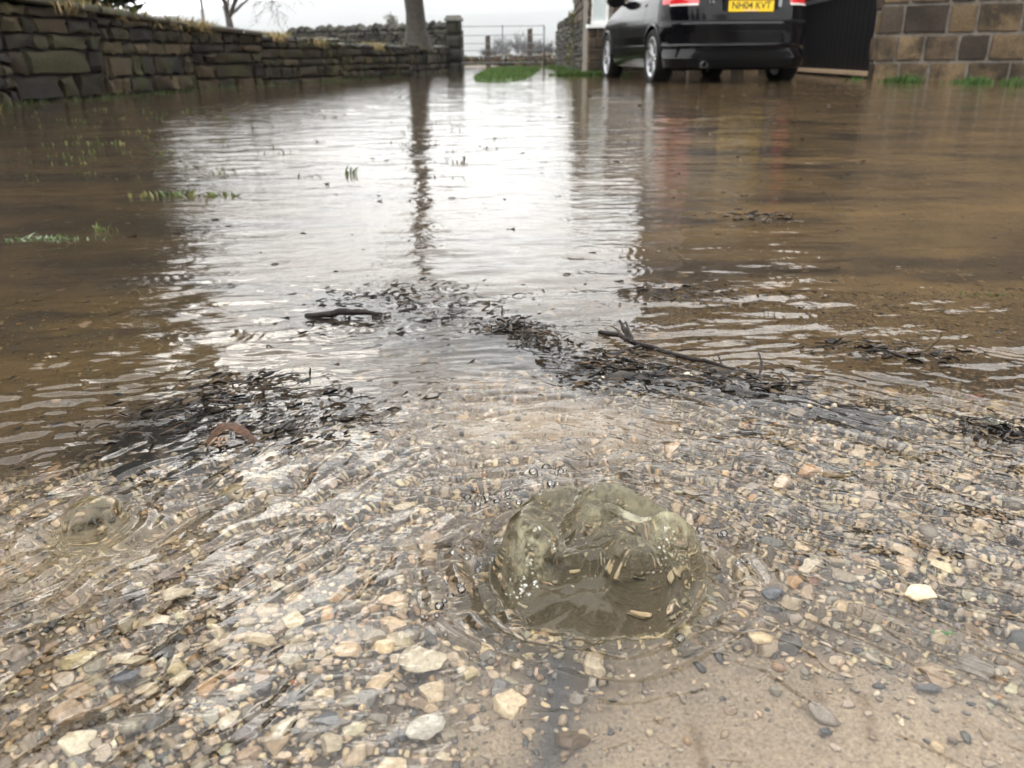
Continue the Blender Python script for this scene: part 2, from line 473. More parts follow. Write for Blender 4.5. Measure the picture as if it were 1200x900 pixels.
def dens(x, y):
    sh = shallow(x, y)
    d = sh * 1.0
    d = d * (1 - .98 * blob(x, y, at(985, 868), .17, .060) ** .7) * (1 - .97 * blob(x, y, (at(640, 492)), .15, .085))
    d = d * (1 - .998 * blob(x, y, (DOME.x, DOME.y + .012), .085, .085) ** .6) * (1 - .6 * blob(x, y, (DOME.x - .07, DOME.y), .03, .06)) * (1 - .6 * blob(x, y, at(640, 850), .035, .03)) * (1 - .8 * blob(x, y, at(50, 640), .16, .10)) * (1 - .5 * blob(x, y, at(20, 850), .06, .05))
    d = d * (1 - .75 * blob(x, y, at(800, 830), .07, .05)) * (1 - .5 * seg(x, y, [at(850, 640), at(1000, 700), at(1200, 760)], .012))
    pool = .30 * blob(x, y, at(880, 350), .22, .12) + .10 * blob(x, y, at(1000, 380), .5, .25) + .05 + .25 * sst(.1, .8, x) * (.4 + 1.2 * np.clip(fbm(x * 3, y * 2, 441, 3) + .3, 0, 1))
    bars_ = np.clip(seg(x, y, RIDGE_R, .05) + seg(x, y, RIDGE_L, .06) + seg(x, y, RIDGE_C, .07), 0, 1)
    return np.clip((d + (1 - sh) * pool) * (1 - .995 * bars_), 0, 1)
# bed
rb = np.concatenate([geo(.36, 1.4, .004), geo(1.4, 60, .012)[1:]])
nb = 420
XB, YB = fan(rb, nb)
ZB = bed(XB, YB)
ZB = np.where(YB > 21.5, np.maximum(ZB, -.03), ZB)
# colour: warm sand in the shallows, brown silt in the pool, black leaf mould along the bars
sh = shallow(XB, YB)
n1 = fbm(XB * 7, YB * 7, 401, 5, .6); n2 = fbm(XB * 60, YB * 60, 402, 3, .6); n3 = fbm(XB * 1.7 + 5, YB * 4.5, 403, 5, .6)
sand = np.array([.29, .225, .155]); silt = np.array([.062, .039, .015]); mud = np.array([.022, .014, .008]); black = np.array([.012, .010, .009]); olive = np.array([.085, .052, .013])
C = sand[None, None] * (1 + .2 * n1 + .12 * n2)[..., None]
DN = sst(.0, 1.0, dens(XB, YB) + .25 * fbm(XB * 40, YB * 40, 431, 3))[..., None]; C = C * (1 - DN) + np.array([.030, .022, .014]) * DN  # dark shade between the stones painted into the bed colour where gravel lies
pool = silt[None, None] * ((1 + .35 * n1 + .2 * n2) * (1 + 1.0 * sst(.0, .6, XB)) * (1 + .75 * fbm(XB * 2.1, YB * 3.2, 409, 4, .6)))[..., None]
ol = blob(XB, YB, at(130, 385), .35, .28)[..., None]
pool = pool * (1 - ol) + olive * ol * (1 + .3 * n1 + .15 * n2)[..., None]
dk = sst(.0, .35, n3)[..., None] * .8
pool = pool * (1 - dk) + mud * dk
C = C * sh[..., None] + pool * (1 - sh[..., None])
bars = np.clip(1.3 * seg(XB, YB, RIDGE_R, .06) + 1.3 * seg(XB, YB, RIDGE_L, .09) + 1.0 * seg(XB, YB, RIDGE_C, .12) + .6 * blob(XB, YB, at(320, 500), .12, .08), 0, 1)
bk = (bars * sst(-.55, .15, n1 + .6 * n2 + .4 * (bars - .5)))[..., None]
C = C * (1 - bk) + black * bk
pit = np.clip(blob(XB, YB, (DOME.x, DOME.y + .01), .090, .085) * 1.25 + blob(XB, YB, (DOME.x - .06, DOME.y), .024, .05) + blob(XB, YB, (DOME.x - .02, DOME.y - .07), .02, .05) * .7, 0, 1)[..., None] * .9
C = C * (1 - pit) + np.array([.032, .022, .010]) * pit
pl = (np.clip(blob(XB, YB, DOMEL, .035, .03), 0, 1) * .8)[..., None]
C = C * (1 - pl) + np.array([.13, .10, .05]) * pl
st = np.clip(sum(seg(XB, YB, [at(*a), at(*b)], .0032) for a, b in (((940, 705), (952, 770)), ((952, 770), (966, 832)), ((990, 770), (994, 800)), ((812, 838), (826, 895)), ((1015, 812), (1022, 862)), ((860, 690), (900, 730)))), 0, 1)[..., None] * .8 * sst(-.6, .3, n2)[..., None]
C = C * (1 - st) + np.array([.11, .065, .022]) * st
ch = seg(XB, YB, [at(650, 770), at(650, 830), at(640, 900)], .012)[..., None] * .85
C = C * (1 - ch) + np.array([.03, .032, .036]) * ch
m, t, b = new_mat('silt and sand bed')
a = N(t, 'ShaderNodeAttribute', attribute_name='Col')
no = noise_node(t, 520, 4, .7)
mr = N(t, 'ShaderNodeMapRange'); mr.inputs['From Min'].default_value = .36; mr.inputs['From Max'].default_value = .64; mr.inputs['To Min'].default_value = .62; mr.inputs['To Max'].default_value = 1.35
t.links.new(no.outputs['Fac'], mr.inputs['Value'])
mm = N(t, 'ShaderNodeMix', data_type='RGBA', blend_type='MULTIPLY'); mm.inputs['Factor'].default_value = 1
t.links.new(a.outputs['Color'], mm.inputs['A']); t.links.new(mr.outputs[0], mm.inputs['B'])
# scattered dark grit
vo = N(t, 'ShaderNodeTexVoronoi', i_Scale=150.0); g_ = N(t, 'ShaderNodeNewGeometry'); t.links.new(g_.outputs['Position'], vo.inputs['Vector'])
lt = N(t, 'ShaderNodeMath', operation='LESS_THAN'); lt.inputs[1].default_value = .16; t.links.new(vo.outputs['Distance'], lt.inputs[0])
m2 = N(t, 'ShaderNodeMix', data_type='RGBA', blend_type='MULTIPLY'); m2.inputs['B'].default_value = (.45, .45, .48, 1)
t.links.new(lt.outputs[0], m2.inputs['Factor']); t.links.new(mm.outputs['Result'], m2.inputs['A'])
t.links.new(m2.outputs['Result'], b.inputs['Base Color'])
b.inputs['Roughness'].default_value = .75
bp = N(t, 'ShaderNodeBump'); bp.inputs['Distance'].default_value = .0012; bp.inputs['Strength'].default_value = 1
t.links.new(no.outputs['Fac'], bp.inputs['Height']); t.links.new(bp.outputs[0], b.inputs['Normal'])
M_bed = m
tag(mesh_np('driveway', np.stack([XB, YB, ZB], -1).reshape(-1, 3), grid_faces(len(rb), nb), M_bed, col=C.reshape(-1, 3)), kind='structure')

# ------------------------------------------------------------------ gravel
def ico(sub):
    bm = bmesh.new(); bmesh.ops.create_icosphere(bm, subdivisions=sub, radius=1)
    V = np.array([v.co[:] for v in bm.verts]); F = np.array([[q.index for q in f.verts] for f in bm.faces]); bm.free()
    return V, F
def stone_template(sub, seed, cuts=9, cutd=(.55, .85), rough=.06):
    rs_ = np.random.RandomState(seed)
    V, F = ico(sub)
    for i in range(cuts):
        n = rs_.normal(size=3); n /= np.linalg.norm(n)
        d = rs_.uniform(*cutd)
        s = V @ n - d
        V = V - np.clip(s, 0, None)[:, None] * n * .93
    V = V * (1 + rough * perlin(V[:, 0] * 2.3 + seed, V[:, 1] * 2.3 + V[:, 2] * 1.7, seed)[:, None])
    V /= np.abs(V).max(0)[None]
    return V, F
T_small = [stone_template(2, 900 + i, 7) for i in range(14)]
T_big = [stone_template(4, 950 + i, 11, (.5, .82), .09) for i in range(8)]
PAL = np.array([[.50, .41, .29], [.42, .33, .23], [.36, .31, .25], [.25, .225, .195], [.17, .165, .16], [.075, .077, .08],
                [.45, .30, .15], [.32, .22, .13], [.56, .50, .41], [.30, .15, .10], [.22, .17, .11]])
PW = np.array([.28, .20, .17, .12, .05, .04, .02, .04, .09, .004, .03]); PW = PW / PW.sum()
rs_ = np.random.RandomState(4)
def batch(pos, size, col, templates, flat=(.35, .6), tilt=.25, yaw=None):
    """returns V,F,C for many stones; size = half length"""
    n = len(pos); VV = []; FF = []; CC = []; off = 0
    idx = rs_.randint(len(templates), size=n)
    for k, (TV, TF) in enumerate(templates):
        I = np.where(idx == k)[0]
        if not len(I): continue
        m_ = len(I)
        sx = size[I]; sy = sx * rs_.uniform(.6, .95, m_); sz = sx * rs_.uniform(flat[0], flat[1], m_)
        yw = rs_.uniform(0, 2 * np.pi, m_) if yaw is None else yaw[I]
        tx = rs_.normal(0, tilt, m_); ty = rs_.normal(0, tilt, m_)
        L = TV[None] * np.stack([sx, sy, sz], -1)[:, None]
        y1 = L[..., 1] * np.cos(tx)[:, None] - L[..., 2] * np.sin(tx)[:, None]; z1 = L[..., 1] * np.sin(tx)[:, None] + L[..., 2] * np.cos(tx)[:, None]
        x1 = L[..., 0] * np.cos(ty)[:, None] + z1 * np.sin(ty)[:, None]; z2 = -L[..., 0] * np.sin(ty)[:, None] + z1 * np.cos(ty)[:, None]
        x3 = x1 * np.cos(yw)[:, None] - y1 * np.sin(yw)[:, None]; y3 = x1 * np.sin(yw)[:, None] + y1 * np.cos(yw)[:, None]
        V = np.stack([x3, y3, z2], -1) + pos[I][:, None]
        VV.append(V.reshape(-1, 3)); FF.append((TF[None] + (np.arange(m_) * len(TV))[:, None, None] + off).reshape(-1, 3)); off += m_ * len(TV)
        CC.append(np.repeat(col[I], len(TV), 0))
    return np.vstack(VV), np.vstack(FF), np.vstack(CC)
def scatter(n, ymin, ymax, seed):
    r = np.random.RandomState(seed)
    y = np.sqrt(r.uniform(ymin ** 2, ymax ** 2, n)); x = r.uniform(-1.05, 1.05, n) * (y + .08)
    k = r.rand(n) < dens(x, y)
    return x[k], y[k]
def colours(n):
    c = PAL[rs_.choice(len(PAL), n, p=PW)] * np.array([.82, .775, .69]) * rs_.uniform(.5, 1.25, (n, 1)) * (1 + rs_.normal(0, .03, (n, 3)))
    return np.clip(c, .01, .8)
# medium stones first with spacing, then fines
def spaced(x, y, r, k=1.25):
    cell = {}; keep = []
    for i in range(len(x)):
        cx, cy = int(x[i] / .03), int(y[i] / .03); ok = True
        for a_ in (-1, 0, 1):
            for b_ in (-1, 0, 1):
                for j in cell.get((cx + a_, cy + b_), ()):
                    if (x[i] - x[j]) ** 2 + (y[i] - y[j]) ** 2 < ((r[i] + r[j]) * .5 * k) ** 2: ok = False; break
                if not ok: break
            if not ok: break
        if ok: keep.append(i); cell.setdefault((cx, cy), []).append(i)
    return np.array(keep)
VV = []; FF = []; CC = []; off = 0
for (n, lo, hi, y0, y1, tmpl, seed, sink) in ((21000, .0040, .0100, .22, 1.25, T_big, 1, .25), (80000, .0022, .0040, .22, 1.1, T_small, 2, .3), (80000, .0009, .0021, .22, .80, T_small, 3, .35), (26000, .002, .008, 1.0, 4.2, T_small, 5, .5)):
    x, y = scatter(n, y0, y1, seed)
    r = lo + (hi - lo) * rs_.rand(len(x)) ** 1.8
    if seed != 3:
        k = spaced(x, y, r, 1.3 if seed == 1 else 1.15); x, y, r = x[k], y[k], r[k]
        if seed == 1: # thin out the larger ones to the right and centre
            kk = rs_.rand(len(x)) < np.clip(.22 + 1.1 * blob(x, y, at(420, 810), .12, .10) + .5 * blob(x, y, at(180, 800), .14, .08) + .4 * blob(x, y, at(1000, 620), .2, .08), 0, 1); x, y, r = x[kk], y[kk], r[kk]
    print('stones', seed, len(x))
    z = bed(x, y) + r * sink * .5 + .0005
    if seed == 1: z = np.minimum(z, -.0015 - .0 * r)
    cc_ = colours(len(x)); sl_ = (1 - shallow(x, y))[:, None] * .85; cc_ = cc_ * (1 - sl_ + sl_ * np.array([.40, .31, .17]))
    v, f, c = batch(np.stack([x, y, z], -1), r, cc_, tmpl)
    VV.append(v); FF.append(f + off); CC.append(c); off += len(v)
m, t, b = new_mat('wet gravel')
a = N(t, 'ShaderNodeAttribute', attribute_name='Col')
no = noise_node(t, 330, 5, .65); mr = N(t, 'ShaderNodeMapRange'); mr.inputs['From Min'].default_value = .35; mr.inputs['From Max'].default_value = .65; mr.inputs['To Min'].default_value = .7; mr.inputs['To Max'].default_value = 1.25
t.links.new(no.outputs['Fac'], mr.inputs['Value'])
mm = N(t, 'ShaderNodeMix', data_type='RGBA', blend_type='MULTIPLY'); mm.inputs['Factor'].default_value = 1
t.links.new(a.outputs['Color'], mm.inputs['A']); t.links.new(mr.outputs[0], mm.inputs['B']); t.links.new(mm.outputs['Result'], b.inputs['Base Color'])
b.inputs['Roughness'].default_value = .42
bp = N(t, 'ShaderNodeBump'); bp.inputs['Distance'].default_value = .0008
t.links.new(no.outputs['Fac'], bp.inputs['Height']); t.links.new(bp.outputs[0], b.inputs['Normal'])
M_stone = m
v = np.vstack(VV); f = np.vstack(FF); c = np.vstack(CC)
tag(mesh_np('gravel', v, f, M_stone, col=c), 'mixed cream and grey pea gravel lying under the shallow running water', 'gravel', kind='stuff')

# ------------------------------------------------------------------ terrain beyond the yard
def terrain():
    rs2 = np.concatenate([np.linspace(0.5, 60, 40), geo(60, 5400, .05)[1:]])
    th = np.linspace(0, 2 * np.pi, 181)
    R, T = np.meshgrid(rs2, th, indexing='ij')
    x, y = R * np.sin(T), R * np.cos(T)
    z = -.12 + 0 * R
    z = z - 40 * sst(36, 600, R)
    hill = 215 * sst(1000, 3300, R) + 20 * sst(3300, 5000, R)
    hill = hill * (.82 + .20 * np.sin(T * 3 + 1.1) + .10 * np.sin(T * 7 + 2)) * (1 - .35 * np.clip(fbm(x / 800, y / 800, 501, 3), -1, 1))
    z = z + hill
    return x, y, z, R
x, y, z, R = terrain()
g1 = fbm(x / 90, y / 90, 510, 4)
colr = np.array([.028, .034, .028])[None, None] * (1 + .5 * g1)[..., None]
M_field = simple_mat('pasture', (.07, .1, .04), .9, use_attr=True)
a_, b_ = x.shape
o = mesh_np('hills', np.stack([x, y, z], -1).reshape(-1, 3), grid_faces(a_, b_)[:, ::-1], M_field, col=colr.reshape(-1, 3)); tag(o, kind='structure')

# field walls and hedge lines on the far slope are part of the haze; a few darker woods are enough
# ------------------------------------------------------------------ masonry
def block_template(nx=7, nz=6):
    u = np.array([-1, -.93, -.5, 0, .5, .93, 1]); w = np.array([-1, -.88, -.35, .35, .88, 1])
    U, Wz = np.meshgrid(u, w, indexing='xy')
    F = grid_faces(nz, nx)
    return U, Wz, F
BU, BW, BF = block_template()
def masonry(acc, p0, p1, z0, z1, courses, lens, cols, gap=.012, depth=.05, rough=.012, seed=1, jitter=.0, holes=(), round_=.5, base=None):
    """coursed stone on the vertical plane p0->p1 (front faces left of the direction p0->p1 turned -90deg: towards the viewer)"""
    r = random.Random(seed); p0 = np.array(p0[:2], float); p1 = np.array(p1[:2], float)
    L = np.linalg.norm(p1 - p0); d = (p1 - p0) / L; nrm = np.array([d[1], -d[0]])
    z = z0; row = 0
    base = base or (lambda s: 0)
    while z < z1 - .02:
        h = min(courses(r), z1 - z)
        if z1 - (z + h) < .05: h = z1 - z
        s = -r.random() * lens(r) * .8
        while s < L:
            l = lens(r)
            a, b = max(s, 0), min(s + l, L)
            if b - a > .03 and not any(hx0 < (a + b) / 2 < hx1 and hz0 < z + h / 2 < hz1 for hx0, hx1, hz0, hz1 in holes):
                A, B, z_0, z_1 = a + gap / 2, b - gap / 2, z + gap / 2, z + h - gap / 2
                for hx0, hx1, hz0, hz1 in holes:
                    if hz0 < z + h / 2 < hz1:
                        if A < hx0 < B: B = hx0
                        if A < hx1 < B: A = hx1
                jz = r.uniform(-jitter, jitter); jb = r.uniform(0, .02) * (1 if jitter else .4)
                su = BU; sw = BW
                S_ = (A + B) / 2 + su * (B - A) / 2; Z_ = (z_0 + z_1) / 2 + jz * 0 + sw * (z_1 - z_0) / 2
                e = np.maximum(np.abs(BU), np.abs(BW))
                k = seed * 13.1 + row * 7.3 + s * 3
                O_ = np.where(e > .99, -depth, 0.0) + (1 - e ** 6) * rough * .6 + rough * 2.0 * perlin(S_ * 9 + k, Z_ * 9 + k, seed) + jb
                cr = (np.abs(BU) * np.abs(BW) > .5) & (e < .99)
                S_ = S_ + np.where(e > .5, 1, 0) * perlin(S_ * 14 + k, Z_ * 14, seed + 2) * rough * 1.5 + jz * BW * .3
                Z_ = Z_ + np.where(e > .5, 1, 0) * perlin(S_ * 14 + 9, Z_ * 14 + k, seed + 3) * rough * 1.2 + base((A + B) / 2)
                V = np.stack([p0[0] + d[0] * S_ + nrm[0] * O_, p0[1] + d[1] * S_ + nrm[1] * O_, Z_], -1).reshape(-1, 3)
                c = np.array(cols[int(r.random() ** 1.1 * len(cols))]) * r.uniform(.72, 1.25)
                acc.add(V, BF, np.clip(c, 0.004, .9))
            s += l
        z += h; row += 1
def slab_box(bm, p0, p1, z0, z1, t0, t1):
    """a wall core between p0 and p1: from t0 in front (+, towards viewer) to t1"""
    p0 = Vector((p0[0], p0[1])); p1 = Vector((p1[0], p1[1])); d = (p1 - p0).normalized(); n = Vector((d.y, -d.x))
    q = [p0 + n * t0, p1 + n * t0, p1 + n * t1, p0 + n * t1]
    vs = [bm.verts.new((v.x, v.y, zz)) for zz in (z0, z1) for v in q]
    for f in ((0, 1, 2, 3), (4, 5, 6, 7), (0, 1, 5, 4), (1, 2, 6, 5), (2, 3, 7, 6), (3, 0, 4, 7)): bm.faces.new([vs[i] for i in f])

def stone_mat(name, rough=.7, soot=.55, moss=0.0, scale=5):
    m, t, b = new_mat(name)
    a = N(t, 'ShaderNodeAttribute', attribute_name='Col')
    n1 = noise_node(t, scale, 6, .65); n2 = noise_node(t, 45, 5, .7)
    r1 = N(t, 'ShaderNodeMapRange'); r1.inputs['From Min'].default_value = .42; r1.inputs['From Max'].default_value = .62; r1.inputs['To Min'].default_value = 0; r1.inputs['To Max'].default_value = soot
    t.links.new(n1.outputs['Fac'], r1.inputs['Value'])
    m1 = N(t, 'ShaderNodeMix', data_type='RGBA'); m1.inputs['B'].default_value = (.026, .020, .014, 1)
    t.links.new(r1.outputs[0], m1.inputs['Factor']); t.links.new(a.outputs['Color'], m1.inputs['A'])
    r2 = N(t, 'ShaderNodeMapRange'); r2.inputs['From Min'].default_value = .3; r2.inputs['From Max'].default_value = .7; r2.inputs['To Min'].default_value = .65; r2.inputs['To Max'].default_value = 1.35
    t.links.new(n2.outputs['Fac'], r2.inputs['Value'])
    m2 = N(t, 'ShaderNodeMix', data_type='RGBA', blend_type='MULTIPLY'); m2.inputs['Factor'].default_value = 1
    t.links.new(m1.outputs['Result'], m2.inputs['A']); t.links.new(r2.outputs[0], m2.inputs['B'])
    res = m2.outputs['Result']
    if moss:
        n3 = noise_node(t, 3.1, 5, .6); r3 = N(t, 'ShaderNodeMapRange'); r3.inputs['From Min'].default_value = .5; r3.inputs['From Max'].default_value = .66; r3.inputs['To Max'].default_value = moss
        t.links.new(n3.outputs['Fac'], r3.inputs['Value'])
        m3 = N(t, 'ShaderNodeMix', data_type='RGBA'); m3.inputs['B'].default_value = (.045, .05, .015, 1)
        t.links.new(r3.outputs[0], m3.inputs['Factor']); t.links.new(res, m3.inputs['A']); res = m3.outputs['Result']
    t.links.new(res, b.inputs['Base Color']); b.inputs['Roughness'].default_value = rough; b.inputs['Specular IOR Level'].default_value = .2
    bp = N(t, 'ShaderNodeBump'); bp.inputs['Distance'].default_value = .012; bp.inputs['Strength'].default_value = .9
    t.links.new(n2.outputs['Fac'], bp.inputs['Height']); t.links.new(bp.outputs[0], b.inputs['Normal'])
    return m
M_gstone = stone_mat('gritstone retaining wall', .8, .5, .5)
M_hstone = stone_mat('house gritstone', .7, .9, 0, 3.2)
M_dry = stone_mat('dry stone', .7, .4, .35)
M_mortar = simple_mat('lime mortar', (.17, .15, .125), .85, nscale=20, bump=.004, bscale=60)
M_darkjoint = simple_mat('packed earth joints', (.02, .017, .013), .9, nscale=20)
M_cap = stone_mat('coping stone', .45, .45, .5)

# --- left retaining wall (lawn held up behind it)
WL = [(-3.35, 1.2), (-3.02, 3.2)]
for px, py in ((20, 122), (130, 114), (230, 105), (310, 100.5), (400, 94.5), (480, 88.5), (543, 81.5)):
    p = at(px, py); WL.append((p.x, p.y))
print('WL', [(round(a, 2), round(b, 2)) for a, b in WL])
WLH = [.86, .84, .80, .74, .68, .62, .50, .50, .56]
dark_cols = [(.018, .014, .010), (.030, .022, .013), (.042, .031, .018), (.012, .010, .009), (.055, .040, .022), (.034, .030, .016)]
rw = empty('retaining_wall', (WL[4][0], WL[4][1], 0))
tag(rw, 'long low dark mossy gritstone wall holding up the lawn along the flooded drive', 'wall')
acc = Acc(); core = bmesh.new(); cap = Acc()
org = Vector((WL[4][0], WL[4][1], 0))
for i in range(len(WL) - 1):
    p0, p1 = WL[i], WL[i + 1]
    h0, h1 = WLH[i], WLH[i + 1]
    # right-hand normal of p0->p1 points to +x for a line going away: that is the drive side
    L = math.dist(p0, p1)
    hh = (h0 + h1) / 2
    masonry(acc, p0, p1, -.08, hh - .05, lambda r: r.choice((.09, .12, .15, .19)), lambda r: r.choice((r.uniform(.14, .3), r.uniform(.3, .75))), dark_cols, gap=.018, rough=.026, seed=40 + i, jitter=.02)
    slab_box(core, p0, p1, -.2, hh - .06, -.035, -.35)
    d = Vector((p1[0] - p0[0], p1[1] - p0[1])).normalized(); n = Vector((d.y, -d.x))
    if i < 5:   # dressed flat coping with an overhang
        s = 0; r = random.Random(70 + i)
        while s < L:
            l = min(r.uniform(.5, .95), L - s)
            t0 = (s + .006) / L; t1 = (s + l - .006) / L
            z0 = h0 + (h1 - h0) * t0 - .055; z1 = h0 + (h1 - h0) * t1 - .055
            ths = r.uniform(.055, .07); ov = r.uniform(.05, .07)
            pts = []
            ns = 8
            prof = [(-.36, 0), (ov - .012, 0), (ov, .012), (ov + .004, ths * .6), (ov - .012, ths - .006), (-.05, ths + .004), (-.36, ths)]
            for q in range(ns + 1):
                tt = t0 + (t1 - t0) * q / ns; zz = z0 + (z1 - z0) * q / ns
                for o_, hz in prof:
                    w_ = .008 * perlin(np.array(tt * L * 6 + i * 5), np.array(hz * 30 + o_ * 9), 9)
                    pts.append((p0[0] + d.x * tt * L + n.x * (o_ + w_), p0[1] + d.y * tt * L + n.y * (o_ + w_), zz + hz + w_ * .5))
            m_ = len(prof); F = []
            for q in range(ns):
                for w in range(m_): F.append([q * m_ + w, q * m_ + (w + 1) % m_, (q + 1) * m_ + (w + 1) % m_, (q + 1) * m_ + w])
            cap.add(pts, F, np.array(r.choice([(.06, .05, .036), (.075, .066, .045), (.05, .045, .035)])))
            s += l
    else:       # rough low top stones
        masonry(cap, p0, p1, hh - .05, hh + .02, lambda r: .07, lambda r: r.uniform(.2, .5), dark_cols, rough=.02, seed=90 + i, jitter=.02)
def shift(o, org):
    me = o.data; n = len(me.vertices); a = np.empty(n * 3, np.float32); me.vertices.foreach_get('co', a)
    a = a.reshape(-1, 3) - np.array(org, np.float32); me.vertices.foreach_set('co', a.ravel()); me.update()
o = acc.build('stone_face', M_gstone, rw, sharp=32); shift(o, org)
o = bm_obj('earth_core', core, M_darkjoint, rw); shift(o, org)
o = cap.build('coping', M_cap, rw, smooth=False); shift(o, org)

# --- raised lawn behind it
def lawn_z(x, y):
    return .60 - .012 * (np.asarray(y) - 7) + .05 * fbm(np.asarray(x) * .7, np.asarray(y) * .7, 520, 3) - .10 * sst(10, 14, y) + .03 * sst(17, 21, y)
lx = []; Yl = np.concatenate([np.linspace(1.2, 21.2, 90)])
wx = np.interp(Yl, [p[1] for p in WL], [p[0] for p in WL])
ux = np.linspace(0, 1, 40) ** 1.6
XL = wx[:, None] - .12 - ux[None] * 16; YL = np.repeat(Yl[:, None], 40, 1)
wtop = np.interp(YL, [p[1] for p in WL], WLH)
ZL = np.minimum(lawn_z(XL, YL), 9); kk = sst(1.2, .1, wx[:, None] - XL); ZL = ZL * (1 - kk) + (wtop - .02) * kk
M_lawn = simple_mat('lawn turf', (.055, .085, .022), .9, nscale=3, namp=.4, bump=.02, bscale=50)
o = mesh_np('raised_lawn', np.stack([XL, YL, ZL], -1).reshape(-1, 3), grid_faces(90, 40)[:, ::-1], M_lawn); tag(o, kind='structure')

# --- grass: blades
def blades(acc, xs, ys, zs, h, w, cols, lean=.5, rs_=np.random.RandomState(3)):
    n = len(xs)
    h = h * rs_.uniform(.5, 1.15, n); yaw = rs_.uniform(0, 2 * np.pi, n); le = rs_.uniform(.1, lean, n) * h
    dx, dy = np.cos(yaw), np.sin(yaw); la = rs_.uniform(0, 2 * np.pi, n); lx_, ly_ = np.cos(la) * le, np.sin(la) * le
    P = []
    for s, ws, z_ in ((0, 1, 0), (.35, .8, .55), (1, .0, .93)):
        cx, cy, cz = xs + lx_ * s, ys + ly_ * s, zs + h * z_
        if ws > 0:
            P.append(np.stack([cx - dx * w * ws / 2, cy - dy * w * ws / 2, cz], -1)); P.append(np.stack([cx + dx * w * ws / 2, cy + dy * w * ws / 2, cz], -1))
        else: P.append(np.stack([cx, cy, cz], -1))
    V = np.stack(P, 1).reshape(-1, 3)
    b = (np.arange(n) * 5)[:, None]
    F = np.vstack([b + np.array([[0, 1, 3, 2]]), b + np.array([[2, 3, 4, 4]])])
    c = np.array(cols)[rs_.randint(len(cols), size=n)] * rs_.uniform(.7, 1.3, (n, 1))
    acc.add(V, F, np.repeat(c, 5, 0))
def leaf_mat(name, rough=.5, trans=.25):
    m, t, b = new_mat(name)
    a = N(t, 'ShaderNodeAttribute', attribute_name='Col'); t.links.new(a.outputs['Color'], b.inputs['Base Color'])
    b.inputs['Roughness'].default_value = rough; b.inputs['Specular IOR Level'].default_value = .3
    if trans:
        tr = N(t, 'ShaderNodeBsdfTranslucent'); t.links.new(a.outputs['Color'], tr.inputs['Color'])
        ms = N(t, 'ShaderNodeMixShader'); ms.inputs[0].default_value = trans
        t.links.new(b.outputs[0], ms.inputs[1]); t.links.new(tr.outputs[0], ms.inputs[2])
        t.links.new(ms.outputs[0], t.nodes['Material Output'].inputs['Surface'])
    return m
M_grass = leaf_mat('grass blades')
GREEN = [(.05, .10, .018), (.07, .125, .025), (.09, .14, .03), (.04, .075, .015)]
DRY = [(.30, .21, .09), (.22, .16, .07), (.36, .27, .13)]
rg = np.random.RandomState(12)
# along the foot of the retaining wall
acc = Acc()
s = rg.uniform(3.0, 21.4, 5000); k = rg.rand(len(s)) < .25 + .75 * np.clip(fbm(s * 1.3, s * 0, 530, 3) * 2 + .35, 0, 1); s = s[k]
wx_ = np.interp(s, [p[1] for p in WL], [p[0] for p in WL])
off = np.abs(rg.normal(0, .14 , len(s)))
blades(acc, wx_ + .03 + off, s, bed(wx_ + .03 + off, s) - .01, .075 * np.exp(-off * 2), .009, [(.035, .06, .015), (.05, .07, .02), (.08, .075, .03), (.04, .05, .02)], .9)
s = rg.uniform(5.4, 6.2, 500); wx_ = np.interp(s, [p[1] for p in WL], [p[0] for p in WL])
blades(acc, wx_ + .05 + np.abs(rg.normal(0, .06, 500)), s * 0 + rg.uniform(5.1, 5.5, 500), np.zeros(500) - .01, .11, .008, DRY, 1.0)
tag(acc.build('grass_verge', M_grass, smooth=False), 'rough green grass and weeds along the foot of the retaining wall', 'grass', kind='stuff')
# lawn and dry tufts on top of the wall
acc = Acc()
n = 26000
s = rg.uniform(6.0, 21.0, n); wx_ = np.interp(s, [p[1] for p in WL], [p[0] for p in WL]); off = rg.uniform(0, 1, n) ** 1.5 * 6 + .10
xx = wx_ - off; kk = sst(1.2, .1, off); zz = lawn_z(xx, s) * (1 - kk) + (np.interp(s, [p[1] for p in WL], WLH) - .03) * kk
blades(acc, xx, s, zz, .07, .012, GREEN, .7)
tag(acc.build('lawn_grass', M_grass, smooth=False), 'short green grass of the raised lawn above the retaining wall', 'grass', kind='stuff')
TUFT_TOP = [(322, 7.5), (335, 8.3), (350, 9.2), (362, 9.8), (396, 11.2), (412, 12.3), (447, 14.5), (487, 17.5)]
acc = Acc()
for px, yy in TUFT_TOP:
    w0 = np.interp(yy, [p[1] for p in WL], [p[0] for p in WL]); n = 260
    xx = w0 - rg.uniform(-.07, .3, n); ys_ = yy + rg.normal(0, .22, n)
    blades(acc, xx, ys_, np.full(n, np.interp(yy, [p[1] for p in WL], WLH) - .03), .10, .010, DRY + GREEN[:1], 1.6)
    m_ = 90   # blades hanging over the face
    xx = w0 + rg.uniform(-.02, .05, m_); ys_ = yy + rg.normal(0, .2, m_); zt = np.full(m_, np.interp(yy, [p[1] for p in WL], WLH))
    A = Acc(); blades(A, xx, ys_, np.zeros(m_), .12, .009, DRY, .8); V = A.V[0]; V[:, 2] = -V[:, 2] * .9 + zt[0]; acc.add(V, A.F[0], A.C[0])
tag(acc.build('dry_grass', M_grass, smooth=False), 'tan dead grass hanging over the top edge of the retaining wall', 'grass', kind='stuff')
